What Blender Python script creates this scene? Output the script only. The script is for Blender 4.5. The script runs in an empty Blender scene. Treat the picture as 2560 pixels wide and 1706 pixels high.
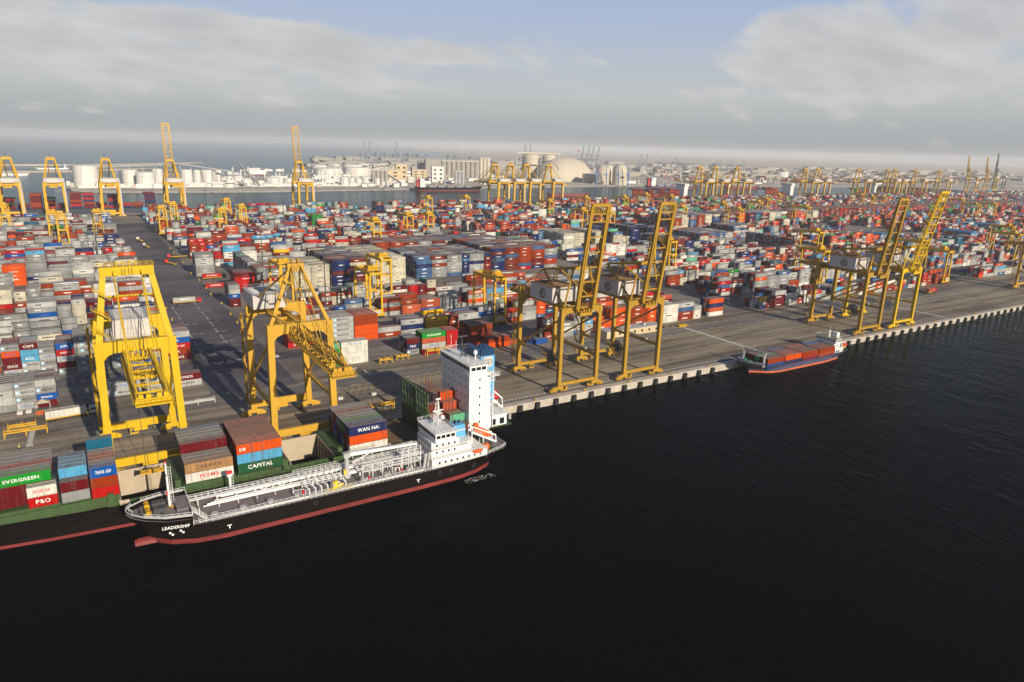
import bpy, math, random
import numpy as np
from mathutils import Vector, Matrix
random.seed(7)
rad = math.radians
sc = bpy.context.scene
COL = sc.collection

# ------------------------------------------------------------------ camera
# world: X runs along the quay (to the right and away), Y inland, Z up, quay deck at z = 0
W_, F_, PIT, ROL, YAW, H_ = 2560., 1742., rad(15.61), rad(1.69), rad(32.3), 96.
FW = Vector((math.sin(YAW)*math.cos(PIT), math.cos(YAW)*math.cos(PIT), -math.sin(PIT)))
RT = Vector((math.cos(YAW), -math.sin(YAW), 0))
DN = FW.cross(RT)
IX = RT*math.cos(ROL) - DN*math.sin(ROL)
IY = RT*math.sin(ROL) + DN*math.cos(ROL)
cam = bpy.data.cameras.new('camera'); camo = bpy.data.objects.new('camera', cam); COL.objects.link(camo)
cam.sensor_width = 36; cam.lens = 36*F_/W_; cam.clip_start = 1; cam.clip_end = 60000
M = Matrix((( IX.x, -IY.x, -FW.x, 0), (IX.y, -IY.y, -FW.y, 0), (IX.z, -IY.z, -FW.z, H_), (0, 0, 0, 1)))
camo.matrix_world = M
sc.camera = camo
def at(x, y, z=0.):
    """ground position (at height z) of a point of the photograph"""
    r = IX*(x-1280)+IY*(y-853)+FW*F_
    t = (z-H_)/r.z
    return r.x*t, r.y*t
def dsp(x, y, z=0.): return at(x*2560/2353, y*1706/1568, z)
def pxl(X, Y, Z):
    p = Vector((X, Y, Z-H_)); d = p.dot(FW)
    if d < 1: return None
    return 1280+F_*p.dot(IX)/d, 853+F_*p.dot(IY)/d

# ------------------------------------------------------------------ sun and sky
SUN_EL = rad(22.5); SUN_DIR = Vector((0.11*math.cos(SUN_EL), -math.cos(SUN_EL), math.sin(SUN_EL))).normalized()
sun = bpy.data.lights.new('sun', 'SUN'); sun.energy = 5.0; sun.angle = rad(0.55); sun.color = (1.0, 0.88, 0.70)
so = bpy.data.objects.new('sun', sun); COL.objects.link(so); so.rotation_euler = SUN_DIR.to_track_quat('Z', 'Y').to_euler()
so.location = (0, 0, 400)
wd = bpy.data.worlds.new('World'); sc.world = wd; wd.use_nodes = True
nt = wd.node_tree; nt.nodes.clear(); N = nt.nodes.new; LK = nt.links.new
def node(t, tree=None, **kw):
    n = (tree or nt).nodes.new(t)
    for k, v in kw.items(): setattr(n, k, v)
    return n
def mth(op, a, b=None, c=None, tree=None, clamp=False):
    t = tree or nt
    n = t.nodes.new('ShaderNodeMath'); n.operation = op; n.use_clamp = clamp
    for i, v in enumerate((a, b, c)):
        if v is None: continue
        if isinstance(v, (int, float)): n.inputs[i].default_value = v
        else: t.links.new(v, n.inputs[i])
    return n.outputs[0]
out = N('ShaderNodeOutputWorld'); bg = N('ShaderNodeBackground'); LK(bg.outputs[0], out.inputs[0])
sky = N('ShaderNodeTexSky'); sky.sky_type = 'NISHITA'; sky.sun_disc = False
sky.sun_elevation = SUN_EL; sky.sun_rotation = math.atan2(SUN_DIR.x, SUN_DIR.y); sky.air_density = 1.0; sky.dust_density = 2.5; sky.ozone_density = 1.5
tc = N('ShaderNodeTexCoord'); sep = N('ShaderNodeSeparateXYZ'); LK(tc.outputs['Generated'], sep.inputs[0])
az = mth('SUBTRACT', mth('ARCTAN2', sep.outputs[0], sep.outputs[1]), YAW)      # azimuth from the view axis
el = mth('ARCSINE', sep.outputs[2])
# cloud deck: noise on a plane seen in perspective
den = mth('ADD', mth('MAXIMUM', sep.outputs[2], 0.0), 0.30)
cu = mth('DIVIDE', sep.outputs[0], den); cv = mth('DIVIDE', sep.outputs[1], den)
comb = N('ShaderNodeCombineXYZ'); LK(mth('MULTIPLY', cu, 2.0), comb.inputs[0]); LK(mth('MULTIPLY', cv, 3.0), comb.inputs[1])
nz = node('ShaderNodeTexNoise'); nz.inputs['Scale'].default_value = 1.7; nz.inputs['Detail'].default_value = 9; nz.inputs['Roughness'].default_value = .57
nz.inputs['Distortion'].default_value = .25
LK(comb.outputs[0], nz.inputs['Vector'])
def blob(a0, e0, ra, re, amp):
    dx = mth('DIVIDE', mth('SUBTRACT', az, a0), ra); dy = mth('DIVIDE', mth('SUBTRACT', el, e0), re)
    q = mth('ADD', mth('MULTIPLY', dx, dx), mth('MULTIPLY', dy, dy))
    return mth('MULTIPLY', mth('POWER', 2.718, mth('MULTIPLY', q, -1.0)), amp)
def pe(dx, dy):     # photo (display px 2353 wide) -> azimuth / elevation
    x, y = dx*2560/2353, dy*1706/1568
    r = (IX*(x-1280)+IY*(y-853)+FW*F_).normalized()
    return math.atan2(r.x, r.y)-YAW, math.asin(r.z)
bias = None
for (dx, dy, rx, ry, amp) in ((250, 105, 620, 75, .34), (760, 120, 190, 45, .22), (120, 20, 700, 40, .18), (1290, 112, 190, 42, .22), (990, 125, 60, 28, .22),
                              (1830, 110, 180, 70, .33), (2120, 160, 260, 85, .28), (2250, 30, 330, 75, .30), (1330, 200, 330, 28, .08), (350, 205, 520, 40, .10), (2000, 215, 400, 45, .10),
                              (1350, 20, 430, 60, -.30), (1500, 150, 100, 90, -.15), (930, 70, 60, 60, -.10)):
    a0, e0 = pe(dx, dy); b = blob(a0, e0, rx/1601., ry/1601., amp)
    bias = b if bias is None else mth('ADD', bias, b)
dens = mth('ADD', nz.outputs['Fac'], mth('SUBTRACT', bias, .63))
cov = mth('MULTIPLY', dens, 4.6, clamp=True)
sm = node('ShaderNodeMapRange', interpolation_type='SMOOTHSTEP'); LK(cov, sm.inputs[0])
cov = mth('MULTIPLY', sm.outputs[0], .8)
# lit / shaded modelling inside the cloud (relief of the cloud itself)
n2 = node('ShaderNodeTexNoise'); n2.inputs['Scale'].default_value = 2.2; n2.inputs['Detail'].default_value = 5; n2.inputs['Roughness'].default_value = .55
LK(comb.outputs[0], n2.inputs['Vector'])
ccol = node('ShaderNodeValToRGB'); LK(mth('ADD', mth('MULTIPLY', n2.outputs['Fac'], .65), mth('MULTIPLY', dens, -.45)), ccol.inputs[0])
ccol.color_ramp.elements[0].position = .08; ccol.color_ramp.elements[0].color = (6.0, 6.0, 6.0, 1)
ccol.color_ramp.elements[1].position = .58; ccol.color_ramp.elements[1].color = (9.4, 9.2, 8.6, 1)
skyb = node('ShaderNodeMix', data_type='RGBA', blend_type='MIX'); skyb.inputs[0].default_value = .85
LK(sky.outputs[0], skyb.inputs[6])
# thin high veil gives the pale blue of the photograph
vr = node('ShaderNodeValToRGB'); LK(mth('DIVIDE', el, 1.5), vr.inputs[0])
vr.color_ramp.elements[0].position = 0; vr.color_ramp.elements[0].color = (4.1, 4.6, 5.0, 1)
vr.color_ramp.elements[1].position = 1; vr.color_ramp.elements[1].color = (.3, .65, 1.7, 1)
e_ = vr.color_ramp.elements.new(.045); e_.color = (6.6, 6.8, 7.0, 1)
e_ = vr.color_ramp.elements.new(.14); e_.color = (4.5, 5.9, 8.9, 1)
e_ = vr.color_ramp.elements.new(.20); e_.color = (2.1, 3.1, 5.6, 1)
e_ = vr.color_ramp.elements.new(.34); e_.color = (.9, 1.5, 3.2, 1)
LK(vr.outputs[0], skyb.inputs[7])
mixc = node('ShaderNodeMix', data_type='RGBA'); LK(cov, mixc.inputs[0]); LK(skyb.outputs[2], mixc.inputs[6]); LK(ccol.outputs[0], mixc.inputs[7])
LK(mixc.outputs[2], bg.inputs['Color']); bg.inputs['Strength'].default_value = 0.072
sc.render.engine = 'CYCLES'
sc.view_settings.view_transform = 'Standard'; sc.view_settings.look = 'None'; sc.view_settings.exposure = 0.25; sc.view_settings.gamma = 1.0
sc.view_settings.use_curve_mapping = False
sc.cycles.volume_bounces = 3; sc.cycles.max_bounces = 5; sc.cycles.volume_max_steps = 64

# ------------------------------------------------------------------ materials
def lin(r, g, b):
    f = lambda c: ((c/255+.055)/1.055)**2.4 if c > 10 else c/255/12.92
    return (f(r), f(g), f(b))
MATS = {}
def mat(name, col, rough=.6, var=.12, scale=.25, metal=0., spec=.4, stretch=None, rust=0.):
    if name in MATS: return MATS[name]
    m = bpy.data.materials.new(name); m.use_nodes = True; t = m.node_tree; b = t.nodes['Principled BSDF']
    b.inputs['Roughness'].default_value = rough; b.inputs['Metallic'].default_value = metal; b.inputs['Specular IOR Level'].default_value = spec
    g = node('ShaderNodeNewGeometry', t); mp = node('ShaderNodeMapping', t); t.links.new(g.outputs['Position'], mp.inputs[0])
    if stretch: mp.inputs['Scale'].default_value = stretch
    n = node('ShaderNodeTexNoise', t); n.inputs['Scale'].default_value = scale; n.inputs['Detail'].default_value = 6; n.inputs['Roughness'].default_value = .6
    t.links.new(mp.outputs[0], n.inputs['Vector'])
    r = node('ShaderNodeValToRGB', t); t.links.new(n.outputs['Fac'], r.inputs[0])
    r.color_ramp.elements[0].position = .3; r.color_ramp.elements[1].position = .7
    r.color_ramp.elements[0].color = tuple(c*(1-var) for c in col)+(1,); r.color_ramp.elements[1].color = tuple(min(1, c*(1+var)) for c in col)+(1,)
    last = r.outputs[0]
    if rust:
        n3 = node('ShaderNodeTexNoise', t); n3.inputs['Scale'].default_value = .9; n3.inputs['Detail'].default_value = 8
        t.links.new(g.outputs['Position'], n3.inputs['Vector'])
        k = mth('MULTIPLY', mth('SUBTRACT', n3.outputs['Fac'], .56), 9*rust, tree=t, clamp=True)
        mx = node('ShaderNodeMix', t, data_type='RGBA'); t.links.new(mth('MULTIPLY', k, .55, tree=t), mx.inputs[0]); t.links.new(last, mx.inputs[6])
        mx.inputs[7].default_value = (.16, .07, .03, 1); last = mx.outputs[2]
    t.links.new(last, b.inputs['Base Color'])
    MATS[name] = m; return m
def attr_mat(name, rough=.55):
    m = bpy.data.materials.new(name); m.use_nodes = True; t = m.node_tree; b = t.nodes['Principled BSDF']
    a = node('ShaderNodeAttribute', t, attribute_name='Col'); g = node('ShaderNodeNewGeometry', t)
    n = node('ShaderNodeTexNoise', t); n.inputs['Scale'].default_value = .45; n.inputs['Detail'].default_value = 7; n.inputs['Roughness'].default_value = .65
    t.links.new(g.outputs['Position'], n.inputs['Vector'])
    # vertical streaks of dirt and rust
    mp = node('ShaderNodeMapping', t); mp.inputs['Scale'].default_value = (1.6, 1.6, .12); t.links.new(g.outputs['Position'], mp.inputs[0])
    n2 = node('ShaderNodeTexNoise', t); n2.inputs['Scale'].default_value = 1.; n2.inputs['Detail'].default_value = 5; t.links.new(mp.outputs[0], n2.inputs['Vector'])
    v = mth('ADD', .62, mth('MULTIPLY', n.outputs['Fac'], .76, tree=t), tree=t)
    hs = node('ShaderNodeHueSaturation', t); t.links.new(a.outputs['Color'], hs.inputs['Color']); t.links.new(v, hs.inputs['Value']); hs.inputs['Saturation'].default_value = 1.08
    mx = node('ShaderNodeMix', t, data_type='RGBA'); t.links.new(mth('MULTIPLY', mth('SUBTRACT', n2.outputs['Fac'], .52, tree=t), 2.2, tree=t, clamp=True), mx.inputs[0])
    t.links.new(hs.outputs[0], mx.inputs[6]); mx.inputs[7].default_value = (.11, .075, .055, 1)
    # puddle stains and rust patches that collect on the roofs
    sp = node('ShaderNodeSeparateXYZ', t); t.links.new(g.outputs['True Normal'], sp.inputs[0])
    n4 = node('ShaderNodeTexNoise', t); n4.inputs['Scale'].default_value = .9; n4.inputs['Detail'].default_value = 4; t.links.new(g.outputs['Position'], n4.inputs['Vector'])
    st_ = mth('MULTIPLY', mth('MULTIPLY', mth('SUBTRACT', n4.outputs['Fac'], .60, tree=t), 14., tree=t, clamp=True), mth('GREATER_THAN', sp.outputs[2], .9, tree=t), tree=t)
    m2 = node('ShaderNodeMix', t, data_type='RGBA'); t.links.new(mth('MULTIPLY', st_, .75, tree=t), m2.inputs[0]); t.links.new(mx.outputs[2], m2.inputs[6]); m2.inputs[7].default_value = (.05, .04, .035, 1)
    mx = m2
    t.links.new(mx.outputs[2], b.inputs['Base Color']); b.inputs['Roughness'].default_value = rough; b.inputs['Specular IOR Level'].default_value = .15
    MATS[name] = m; return m
CM = attr_mat('container_paint')
YEL = mat('crane_yellow', (.70, .42, .03), .5, .08, .2, rust=.15, spec=.2)
YELB = mat('crane_bright_yellow', (.74, .49, .002), .5, .07, .3, rust=.12, spec=.2)
OCH = mat('crane_faded_ochre', (.56, .345, .014), .5, .12, .25, rust=.2, spec=.2)
YELD = mat('yard_crane_yellow', (.70, .41, .004), .5, .10, .2, rust=.1, spec=.2)
WHT = mat('white_paint', (.64, .63, .60), .5, .06, .3, rust=.12)
SWHT = mat('ship_white', (.70, .70, .69), .4, .04, .3)
GRYL = mat('light_grey_paint', (.40, .40, .39), .5, .1, .3)
DGR = mat('dark_grey_steel', (.06, .06, .062), .6, .2, .4)
BLK = mat('black_paint', (.003, .003, .0035), .55, .3, .3, rust=.01, spec=.08)
BLKR = mat('black_rubber', (.018, .018, .018), .8, .2)
GLS = mat('dark_glass', (.012, .016, .02), .1, .1, .5, spec=.6)
CONC = mat('quay_wall_concrete', (.50, .47, .41), .85, .2, .35, rust=.1)
SILO = mat('silo_concrete', (.30, .28, .25), .9, .1, .05)
TANKW = mat('tank_white', (.60, .585, .55), .55, .06, .05)
DOME = mat('dome_cream', (.48, .43, .34), .7, .06, .02)
TAN = mat('tan_cladding', (.50, .40, .25), .8, .1, .05)
GREYC = mat('grey_cladding', (.30, .30, .31), .8, .12, .05)
REDB = mat('boot_topping_red', (.17, .022, .02), .6, .4, .6, stretch=(.2, 1, 1))
ORB = mat('boot_topping_orange', (.50, .12, .05), .5, .2, .5, stretch=(.2, 1, 1))
HBLUE = mat('hull_blue', (.01, .06, .17), .45, .2, .4, rust=.15)
HNAVY = mat('hull_navy', (.012, .02, .05), .5, .2, .3)
DKGRN = mat('deck_green', (.004, .085, .024), .5, .3, .5, rust=.1)
DKGRY = mat('tanker_deck_grey', (.19, .205, .24), .6, .14, .35, rust=.15)
HOLD = mat('hold_cream', (.56, .50, .38), .8, .12, .3, rust=.15)
ORG = mat('lifeboat_orange', (.75, .12, .015), .4, .06)
REDP = mat('red_paint', (.55, .02, .02), .45, .1)
LBLU = mat('funnel_light_blue', (.10, .36, .62), .45, .05)
BLU = mat('funnel_blue', (.015, .10, .30), .4, .15)
GRNP = mat('green_paint', (.02, .22, .08), .5, .1)
BLUP = mat('blue_cladding', (.04, .15, .29), .6, .08, .05)
BLUE_CR = mat('ship_unloader_blue', (.10, .20, .42), .6, .08, .05)
BRN = mat('brown_roof', (.22, .13, .06), .8, .25, .5)
MARK = mat('white_road_paint', (.62, .61, .58), .8, .25, 1.2)
MARKY = mat('yellow_road_paint', (.42, .30, .06), .8, .35, 1.0)
SKIN = mat('skin', (.35, .2, .13), .6)
HIVIS = mat('high_visibility_vest', (.55, .75, .05), .6)
NVY = mat('navy_cloth', (.02, .03, .07), .9)
BLUWIN = GLS

def ground_mat(name, c1, c2, patch, streak, scale=.02):
    m = bpy.data.materials.new(name); m.use_nodes = True; t = m.node_tree; b = t.nodes['Principled BSDF']
    g = node('ShaderNodeNewGeometry', t)
    def nzz(sx, sy, s, det=6):
        mp = node('ShaderNodeMapping', t); mp.inputs['Scale'].default_value = (sx, sy, 1); t.links.new(g.outputs['Position'], mp.inputs[0])
        n = node('ShaderNodeTexNoise', t); n.inputs['Scale'].default_value = s; n.inputs['Detail'].default_value = det; t.links.new(mp.outputs[0], n.inputs['Vector']); return n.outputs['Fac']
    a = nzz(1, 1, scale, 8); s = nzz(.06, 1, .28, 5); f = nzz(1, 1, .5, 6); s2 = nzz(.03, 1, .11, 4)
    v = mth('ADD', mth('MULTIPLY', a, patch, tree=t), mth('ADD', mth('MULTIPLY', s, streak, tree=t), mth('ADD', mth('MULTIPLY', s2, streak, tree=t), mth('MULTIPLY', f, .35, tree=t), tree=t), tree=t), tree=t)
    tot = patch+2*streak+.35
    r = node('ShaderNodeValToRGB', t); t.links.new(mth('DIVIDE', v, tot, tree=t), r.inputs[0])
    r.color_ramp.elements[0].position = .43; r.color_ramp.elements[1].position = .56
    r.color_ramp.elements[0].color = c1+(1,); r.color_ramp.elements[1].color = c2+(1,)
    k = mth('MULTIPLY', mth('SUBTRACT', nzz(.35, 1, .12, 7), .60, tree=t), 9., tree=t, clamp=True)
    mx = node('ShaderNodeMix', t, data_type='RGBA'); t.links.new(mth('MULTIPLY', k, .6, tree=t), mx.inputs[0]); t.links.new(r.outputs[0], mx.inputs[6]); mx.inputs[7].default_value = tuple(q*.35 for q in c1)+(1,)
    t.links.new(mx.outputs[2], b.inputs['Base Color']); b.inputs['Roughness'].default_value = .85; b.inputs['Specular IOR Level'].default_value = .25
    MATS[name] = m; return m
APRON = ground_mat('quay_apron', (.115, .092, .07), (.29, .245, .185), .7, 1.1)
YARD = ground_mat('yard_paving', (.12, .105, .092), (.23, .205, .175), 1.0, .25)
ASPH = ground_mat('yard_road_asphalt', (.06, .055, .065), (.13, .118, .125), 1.2, .15)
BAND = ground_mat('dark_lane_asphalt', (.10, .09, .085), (.20, .18, .16), .6, .6)
SAND = ground_mat('sand_and_gravel', (.30, .27, .22), (.48, .43, .36), 1.0, .1, .006)

def water_mat():
    m = bpy.data.materials.new('sea_water'); m.use_nodes = True; t = m.node_tree; b = t.nodes['Principled BSDF']
    b.inputs['Base Color'].default_value = (.0008, .0018, .003, 1); b.inputs['Roughness'].default_value = .12; b.inputs['IOR'].default_value = 1.14
    b.inputs['Specular IOR Level'].default_value = .5
    g = node('ShaderNodeNewGeometry', t)
    def nzz(sx, sy, s, det, rot=0.):
        mp = node('ShaderNodeMapping', t); mp.inputs['Rotation'].default_value = (0, 0, rot); mp.inputs['Scale'].default_value = (sx, sy, 1); t.links.new(g.outputs['Position'], mp.inputs[0])
        n = node('ShaderNodeTexNoise', t); n.inputs['Scale'].default_value = s; n.inputs['Detail'].default_value = det; n.inputs['Roughness'].default_value = .55; t.links.new(mp.outputs[0], n.inputs['Vector']); return n.outputs['Fac']
    a = nzz(1, .45, .55, 4, .5); c = nzz(1, .5, .13, 3, .35); e = nzz(1, 1, .012, 3)
    h = mth('ADD', mth('MULTIPLY', a, .9, tree=t), mth('MULTIPLY', c, 2.0, tree=t), tree=t)
    h = mth('MULTIPLY', h, mth('ADD', .35, mth('MULTIPLY', e, 1.2, tree=t), tree=t), tree=t)
    bp = node('ShaderNodeBump', t); bp.inputs['Strength'].default_value = 1.0; bp.inputs['Distance'].default_value = .34
    t.links.new(h, bp.inputs['Height'])
    t.nodes.remove(b); df = node('ShaderNodeBsdfDiffuse', t); df.inputs[0].default_value = (.0003, .0008, .0013, 1); gl = node('ShaderNodeBsdfGlossy', t)
    gl.inputs['Color'].default_value = (.60, .74, .84, 1); gl.inputs['Roughness'].default_value = .10; t.links.new(bp.outputs[0], gl.inputs['Normal'])
    fr = node('ShaderNodeFresnel', t); fr.inputs['IOR'].default_value = 1.05; t.links.new(bp.outputs[0], fr.inputs['Normal'])
    mx = node('ShaderNodeMixShader', t); t.links.new(fr.outputs[0], mx.inputs[0]); t.links.new(df.outputs[0], mx.inputs[1]); t.links.new(gl.outputs[0], mx.inputs[2])
    t.links.new(mx.outputs[0], t.nodes['Material Output'].inputs['Surface'])
    return m
WATER = water_mat()

# ------------------------------------------------------------------ mesh builder
class MB:
    def __init__(s): s.v = []; s.f = []; s.m = []
    def add(s, vs, fs, m=0):
        o = len(s.v); s.v += [tuple(p) for p in vs]; s.f += [tuple(i+o for i in f) for f in fs]; s.m += [m]*len(fs); return s
    def box(s, x0, y0, z0, x1, y1, z1, m=0):
        if x0 > x1: x0, x1 = x1, x0
        if y0 > y1: y0, y1 = y1, y0
        if z0 > z1: z0, z1 = z1, z0
        return s.add([(x0,y0,z0),(x1,y0,z0),(x1,y1,z0),(x0,y1,z0),(x0,y0,z1),(x1,y0,z1),(x1,y1,z1),(x0,y1,z1)],
              [(0,3,2,1),(4,5,6,7),(0,1,5,4),(1,2,6,5),(2,3,7,6),(3,0,4,7)], m)
    def cb(s, cx, cy, cz, sx, sy, sz, m=0): return s.box(cx-sx/2, cy-sy/2, cz-sz/2, cx+sx/2, cy+sy/2, cz+sz/2, m)
    def beam(s, p, q, w, h=None, m=0, w2=None, h2=None):
        p = Vector(p); q = Vector(q); h = h or w; w2 = w2 or w; h2 = h2 or h
        d = (q-p).normalized(); up = Vector((0,0,1)) if abs(d.z) < .9 else Vector((0,1,0))
        r = d.cross(up).normalized(); u = r.cross(d)
        vs = [p-r*w/2-u*h/2, p+r*w/2-u*h/2, p+r*w/2+u*h/2, p-r*w/2+u*h/2, q-r*w2/2-u*h2/2, q+r*w2/2-u*h2/2, q+r*w2/2+u*h2/2, q-r*w2/2+u*h2/2]
        return s.add(vs, [(0,3,2,1),(4,5,6,7),(0,1,5,4),(1,2,6,5),(2,3,7,6),(3,0,4,7)], m)
    def tube(s, p, q, r, n=6, m=0, r2=None, caps=True):
        p = Vector(p); q = Vector(q); r2 = r if r2 is None else r2
        d = (q-p).normalized(); up = Vector((0,0,1)) if abs(d.z) < .9 else Vector((0,1,0))
        a = d.cross(up).normalized(); b = a.cross(d); vs = []
        for c, rr in ((p, r), (q, r2)):
            for i in range(n):
                t = 2*math.pi*i/n; vs.append(c+a*math.cos(t)*rr+b*math.sin(t)*rr)
        fs = [(i, (i+1) % n, (i+1) % n+n, i+n) for i in range(n)]
        if caps: fs += [tuple(range(n-1, -1, -1)), tuple(range(n, 2*n))]
        return s.add(vs, fs, m)
    def prism(s, poly, z0, z1, m=0):
        n = len(poly); vs = [(x, y, z0) for x, y in poly]+[(x, y, z1) for x, y in poly]
        return s.add(vs, [(i, (i+1) % n, (i+1) % n+n, i+n) for i in range(n)]+[tuple(range(n-1, -1, -1)), tuple(range(n, 2*n))], m)
    def sideprism(s, poly, x0, x1, m=0):   # polygon in (y,z), extruded along x
        n = len(poly); vs = [(x0, y, z) for y, z in poly]+[(x1, y, z) for y, z in poly]
        return s.add(vs, [(i, (i+1) % n, (i+1) % n+n, i+n) for i in range(n)]+[tuple(range(n-1, -1, -1)), tuple(range(n, 2*n))], m)
    def frontprism(s, poly, y0, y1, m=0):   # polygon in (x,z), extruded along y
        n = len(poly); vs = [(x, y0, z) for x, z in poly]+[(x, y1, z) for x, z in poly]
        return s.add(vs, [(i, (i+1) % n, (i+1) % n+n, i+n) for i in range(n)]+[tuple(range(n-1, -1, -1)), tuple(range(n, 2*n))], m)
    def lathe(s, prof, n=24, c=(0,0,0), m=0):
        vs = []; fs = []
        for r, z in prof:
            for i in range(n):
                t = 2*math.pi*i/n; vs.append((c[0]+r*math.cos(t), c[1]+r*math.sin(t), c[2]+z))
        for k in range(len(prof)-1):
            for i in range(n): fs.append((k*n+i, k*n+(i+1) % n, (k+1)*n+(i+1) % n, (k+1)*n+i))
        fs.append(tuple((len(prof)-1)*n+i for i in range(n))); return s.add(vs, fs, m)
    def rail(s, pts, h=1.05, sp=2.0, t=.09, rows=(1., .5), m=0, posts=True):
        for a, b in zip(pts[:-1], pts[1:]):
            a = Vector(a); b = Vector(b); L = (b-a).length; n = max(1, int(round(L/sp)))
            for k in rows: s.tube(a+Vector((0,0,h*k)), b+Vector((0,0,h*k)), t/2, 4, m, caps=False)
            if posts:
                for i in range(n+1):
                    p = a.lerp(b, i/n); s.tube(p, p+Vector((0,0,h)), t/2, 4, m, caps=False)
        return s
    def mesh(s, name, mats, smooth=False):
        me = bpy.data.meshes.new(name); me.from_pydata(s.v, [], s.f)
        for mm in (mats if isinstance(mats, (list, tuple)) else [mats]): me.materials.append(mm)
        if any(s.m): me.polygons.foreach_set('material_index', s.m)
        if smooth: me.polygons.foreach_set('use_smooth', [True]*len(s.f))
        me.update(); return me
    def build(s, name, mats, parent=None, loc=(0,0,0), rz=0., smooth=False):
        return link(name, s.mesh(name, mats, smooth), parent, loc, rz)
def link(name, me, parent=None, loc=(0,0,0), rz=0.):
    o = bpy.data.objects.new(name, me); COL.objects.link(o); o.location = loc; o.rotation_euler = (0, 0, rz)
    if parent is not None: o.parent = parent
    return o
USED = {}
def tag(o, label, cat, group=None, share=False):
    if not share:
        if label in USED: print('DUPLICATE LABEL', label)
        USED[label] = 1
    o['label'] = label; o['category'] = cat
    if group: o['group'] = group
    return o
def thing(name, label, cat, loc=(0,0,0), rz=0., group=None, share=False):
    o = bpy.data.objects.new(name, None); COL.objects.link(o); o.location = loc; o.rotation_euler = (0, 0, rz); o.empty_display_size = .5
    return tag(o, label, cat, group, share)
def struct(o): o['kind'] = 'structure'; return o
def stuff(o): o['kind'] = 'stuff'; return o
KIDS = {}
def copy_tree(root, loc, rz=0., label=None, mats=None):
    def cp(o, par):
        c = o.copy(); COL.objects.link(c); c.parent = par
        for ch in o.children: cp(ch, c)
        return c
    r = cp(root, None); r.location = loc; r.rotation_euler = (0, 0, rz)
    if label: tag(r, label, root['category'], root.get('group'))
    return r
# text
TXT = {}
def text_mesh(word, mt, size=1.0, bold=.0):
    k = (word, mt.name)
    if k not in TXT:
        cu = bpy.data.curves.new('lettering', 'FONT'); cu.body = word; cu.size = 1.0; cu.resolution_u = 2; cu.align_x = 'LEFT'; cu.offset = .012
        cu.extrude = 0.0; cu.space_character = 1.05
        ob = bpy.data.objects.new('tmp', cu); COL.objects.link(ob); dg = bpy.context.evaluated_depsgraph_get(); dg.update()
        me = bpy.data.meshes.new_from_object(ob.evaluated_get(dg)); me.name = 'lettering'; me.materials.clear(); me.materials.append(mt)
        COL.objects.unlink(ob); bpy.data.objects.remove(ob); bpy.data.curves.remove(cu)
        xs = [v.co.x for v in me.vertices] or [0, 1]; ys = [v.co.y for v in me.vertices] or [0, 1]
        TXT[k] = (me, min(xs), max(xs), min(ys), max(ys))
    return TXT[k]
def text(word, mt, parent, x, y, z, height, width=None, rot=(rad(90), 0, 0), name='lettering'):
    """lettering whose left bottom corner stands at x,y,z, facing -Y by default"""
    me, x0, x1, y0, y1 = text_mesh(word, mt)
    o = link(name, me, parent); sy = height/max(.01, (y1-y0)); sx = sy if width is None else width/max(.01, (x1-x0))
    o.scale = (sx, sy, 1); o.rotation_euler = rot
    off = Vector((-x0*sx, -y0*sy, 0)); R = o.rotation_euler.to_matrix() @ off
    o.location = (x+R.x, y+R.y, z+R.z); return o
T_BLK = mat('print_black', (.02, .02, .025), .6, 0); T_WHT = mat('print_white', (.75, .75, .72), .6, 0); T_RED = mat('print_red', (.6, .02, .02), .6, 0)
T_BLU = mat('print_blue', (.03, .10, .4), .6, 0); T_LBL = mat('print_light_blue', (.22, .55, .75), .6, 0); T_YEL = mat('print_yellow', (.7, .5, .03), .6, 0)
T_GRN = mat('print_green', (.02, .2, .1), .6, 0)

# ------------------------------------------------------------------ ground, water, land
WZ = -3.0
QY = 211.5
w = MB(); w.add([(-16000,-6000,WZ),(16000,-6000,WZ),(16000,20000,WZ),(-16000,20000,WZ)], [(0,1,2,3)]); struct(w.build('water', WATER))
BQ = 1016.
XL, XR = -900, 5200
g = MB()
g.prism([(XL, 250.2), (XR, 250.2), (XR, BQ-6), (XL, BQ-6)], -6, 0)
struct(g.build('ground', YARD))
g = MB(); g.prism([(XL, QY+3.1), (XR, QY+3.1), (XR, 250.2), (XL, 250.2)], -6, 0.0)
g.prism([(XL, 250.2), (XR, 250.2), (XR, 287.5), (XL, 287.5)], 0, 0.006)
struct(g.build('quay_apron', APRON))
qw = MB()
x = XL; pieces = 0
QS = struct(MB().box(XL, QY+.3, -6, XR, QY+3.09, -2.1).build('quay_wall', CONC))
capm = MB().box(0, 0, -2.0, 15.9, 3.0, .12).box(1.0, -.12, -1.7, 1.25, 0, -.3).box(14.6, -.12, -1.7, 14.85, 0, -.3).mesh('coping_block', CONC)
x = -64.
while x < 1240:
    link('coping_block', capm, QS, (x, QY, 0)); x += 16.
struct(MB().box(1240, QY, -2.0, XR, QY+3.0, .12).build('quay_edge', CONC))
struct(MB().box(XL, BQ-6, -6, XR, BQ, .1).build('back_quay_edge', CONC))
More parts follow.
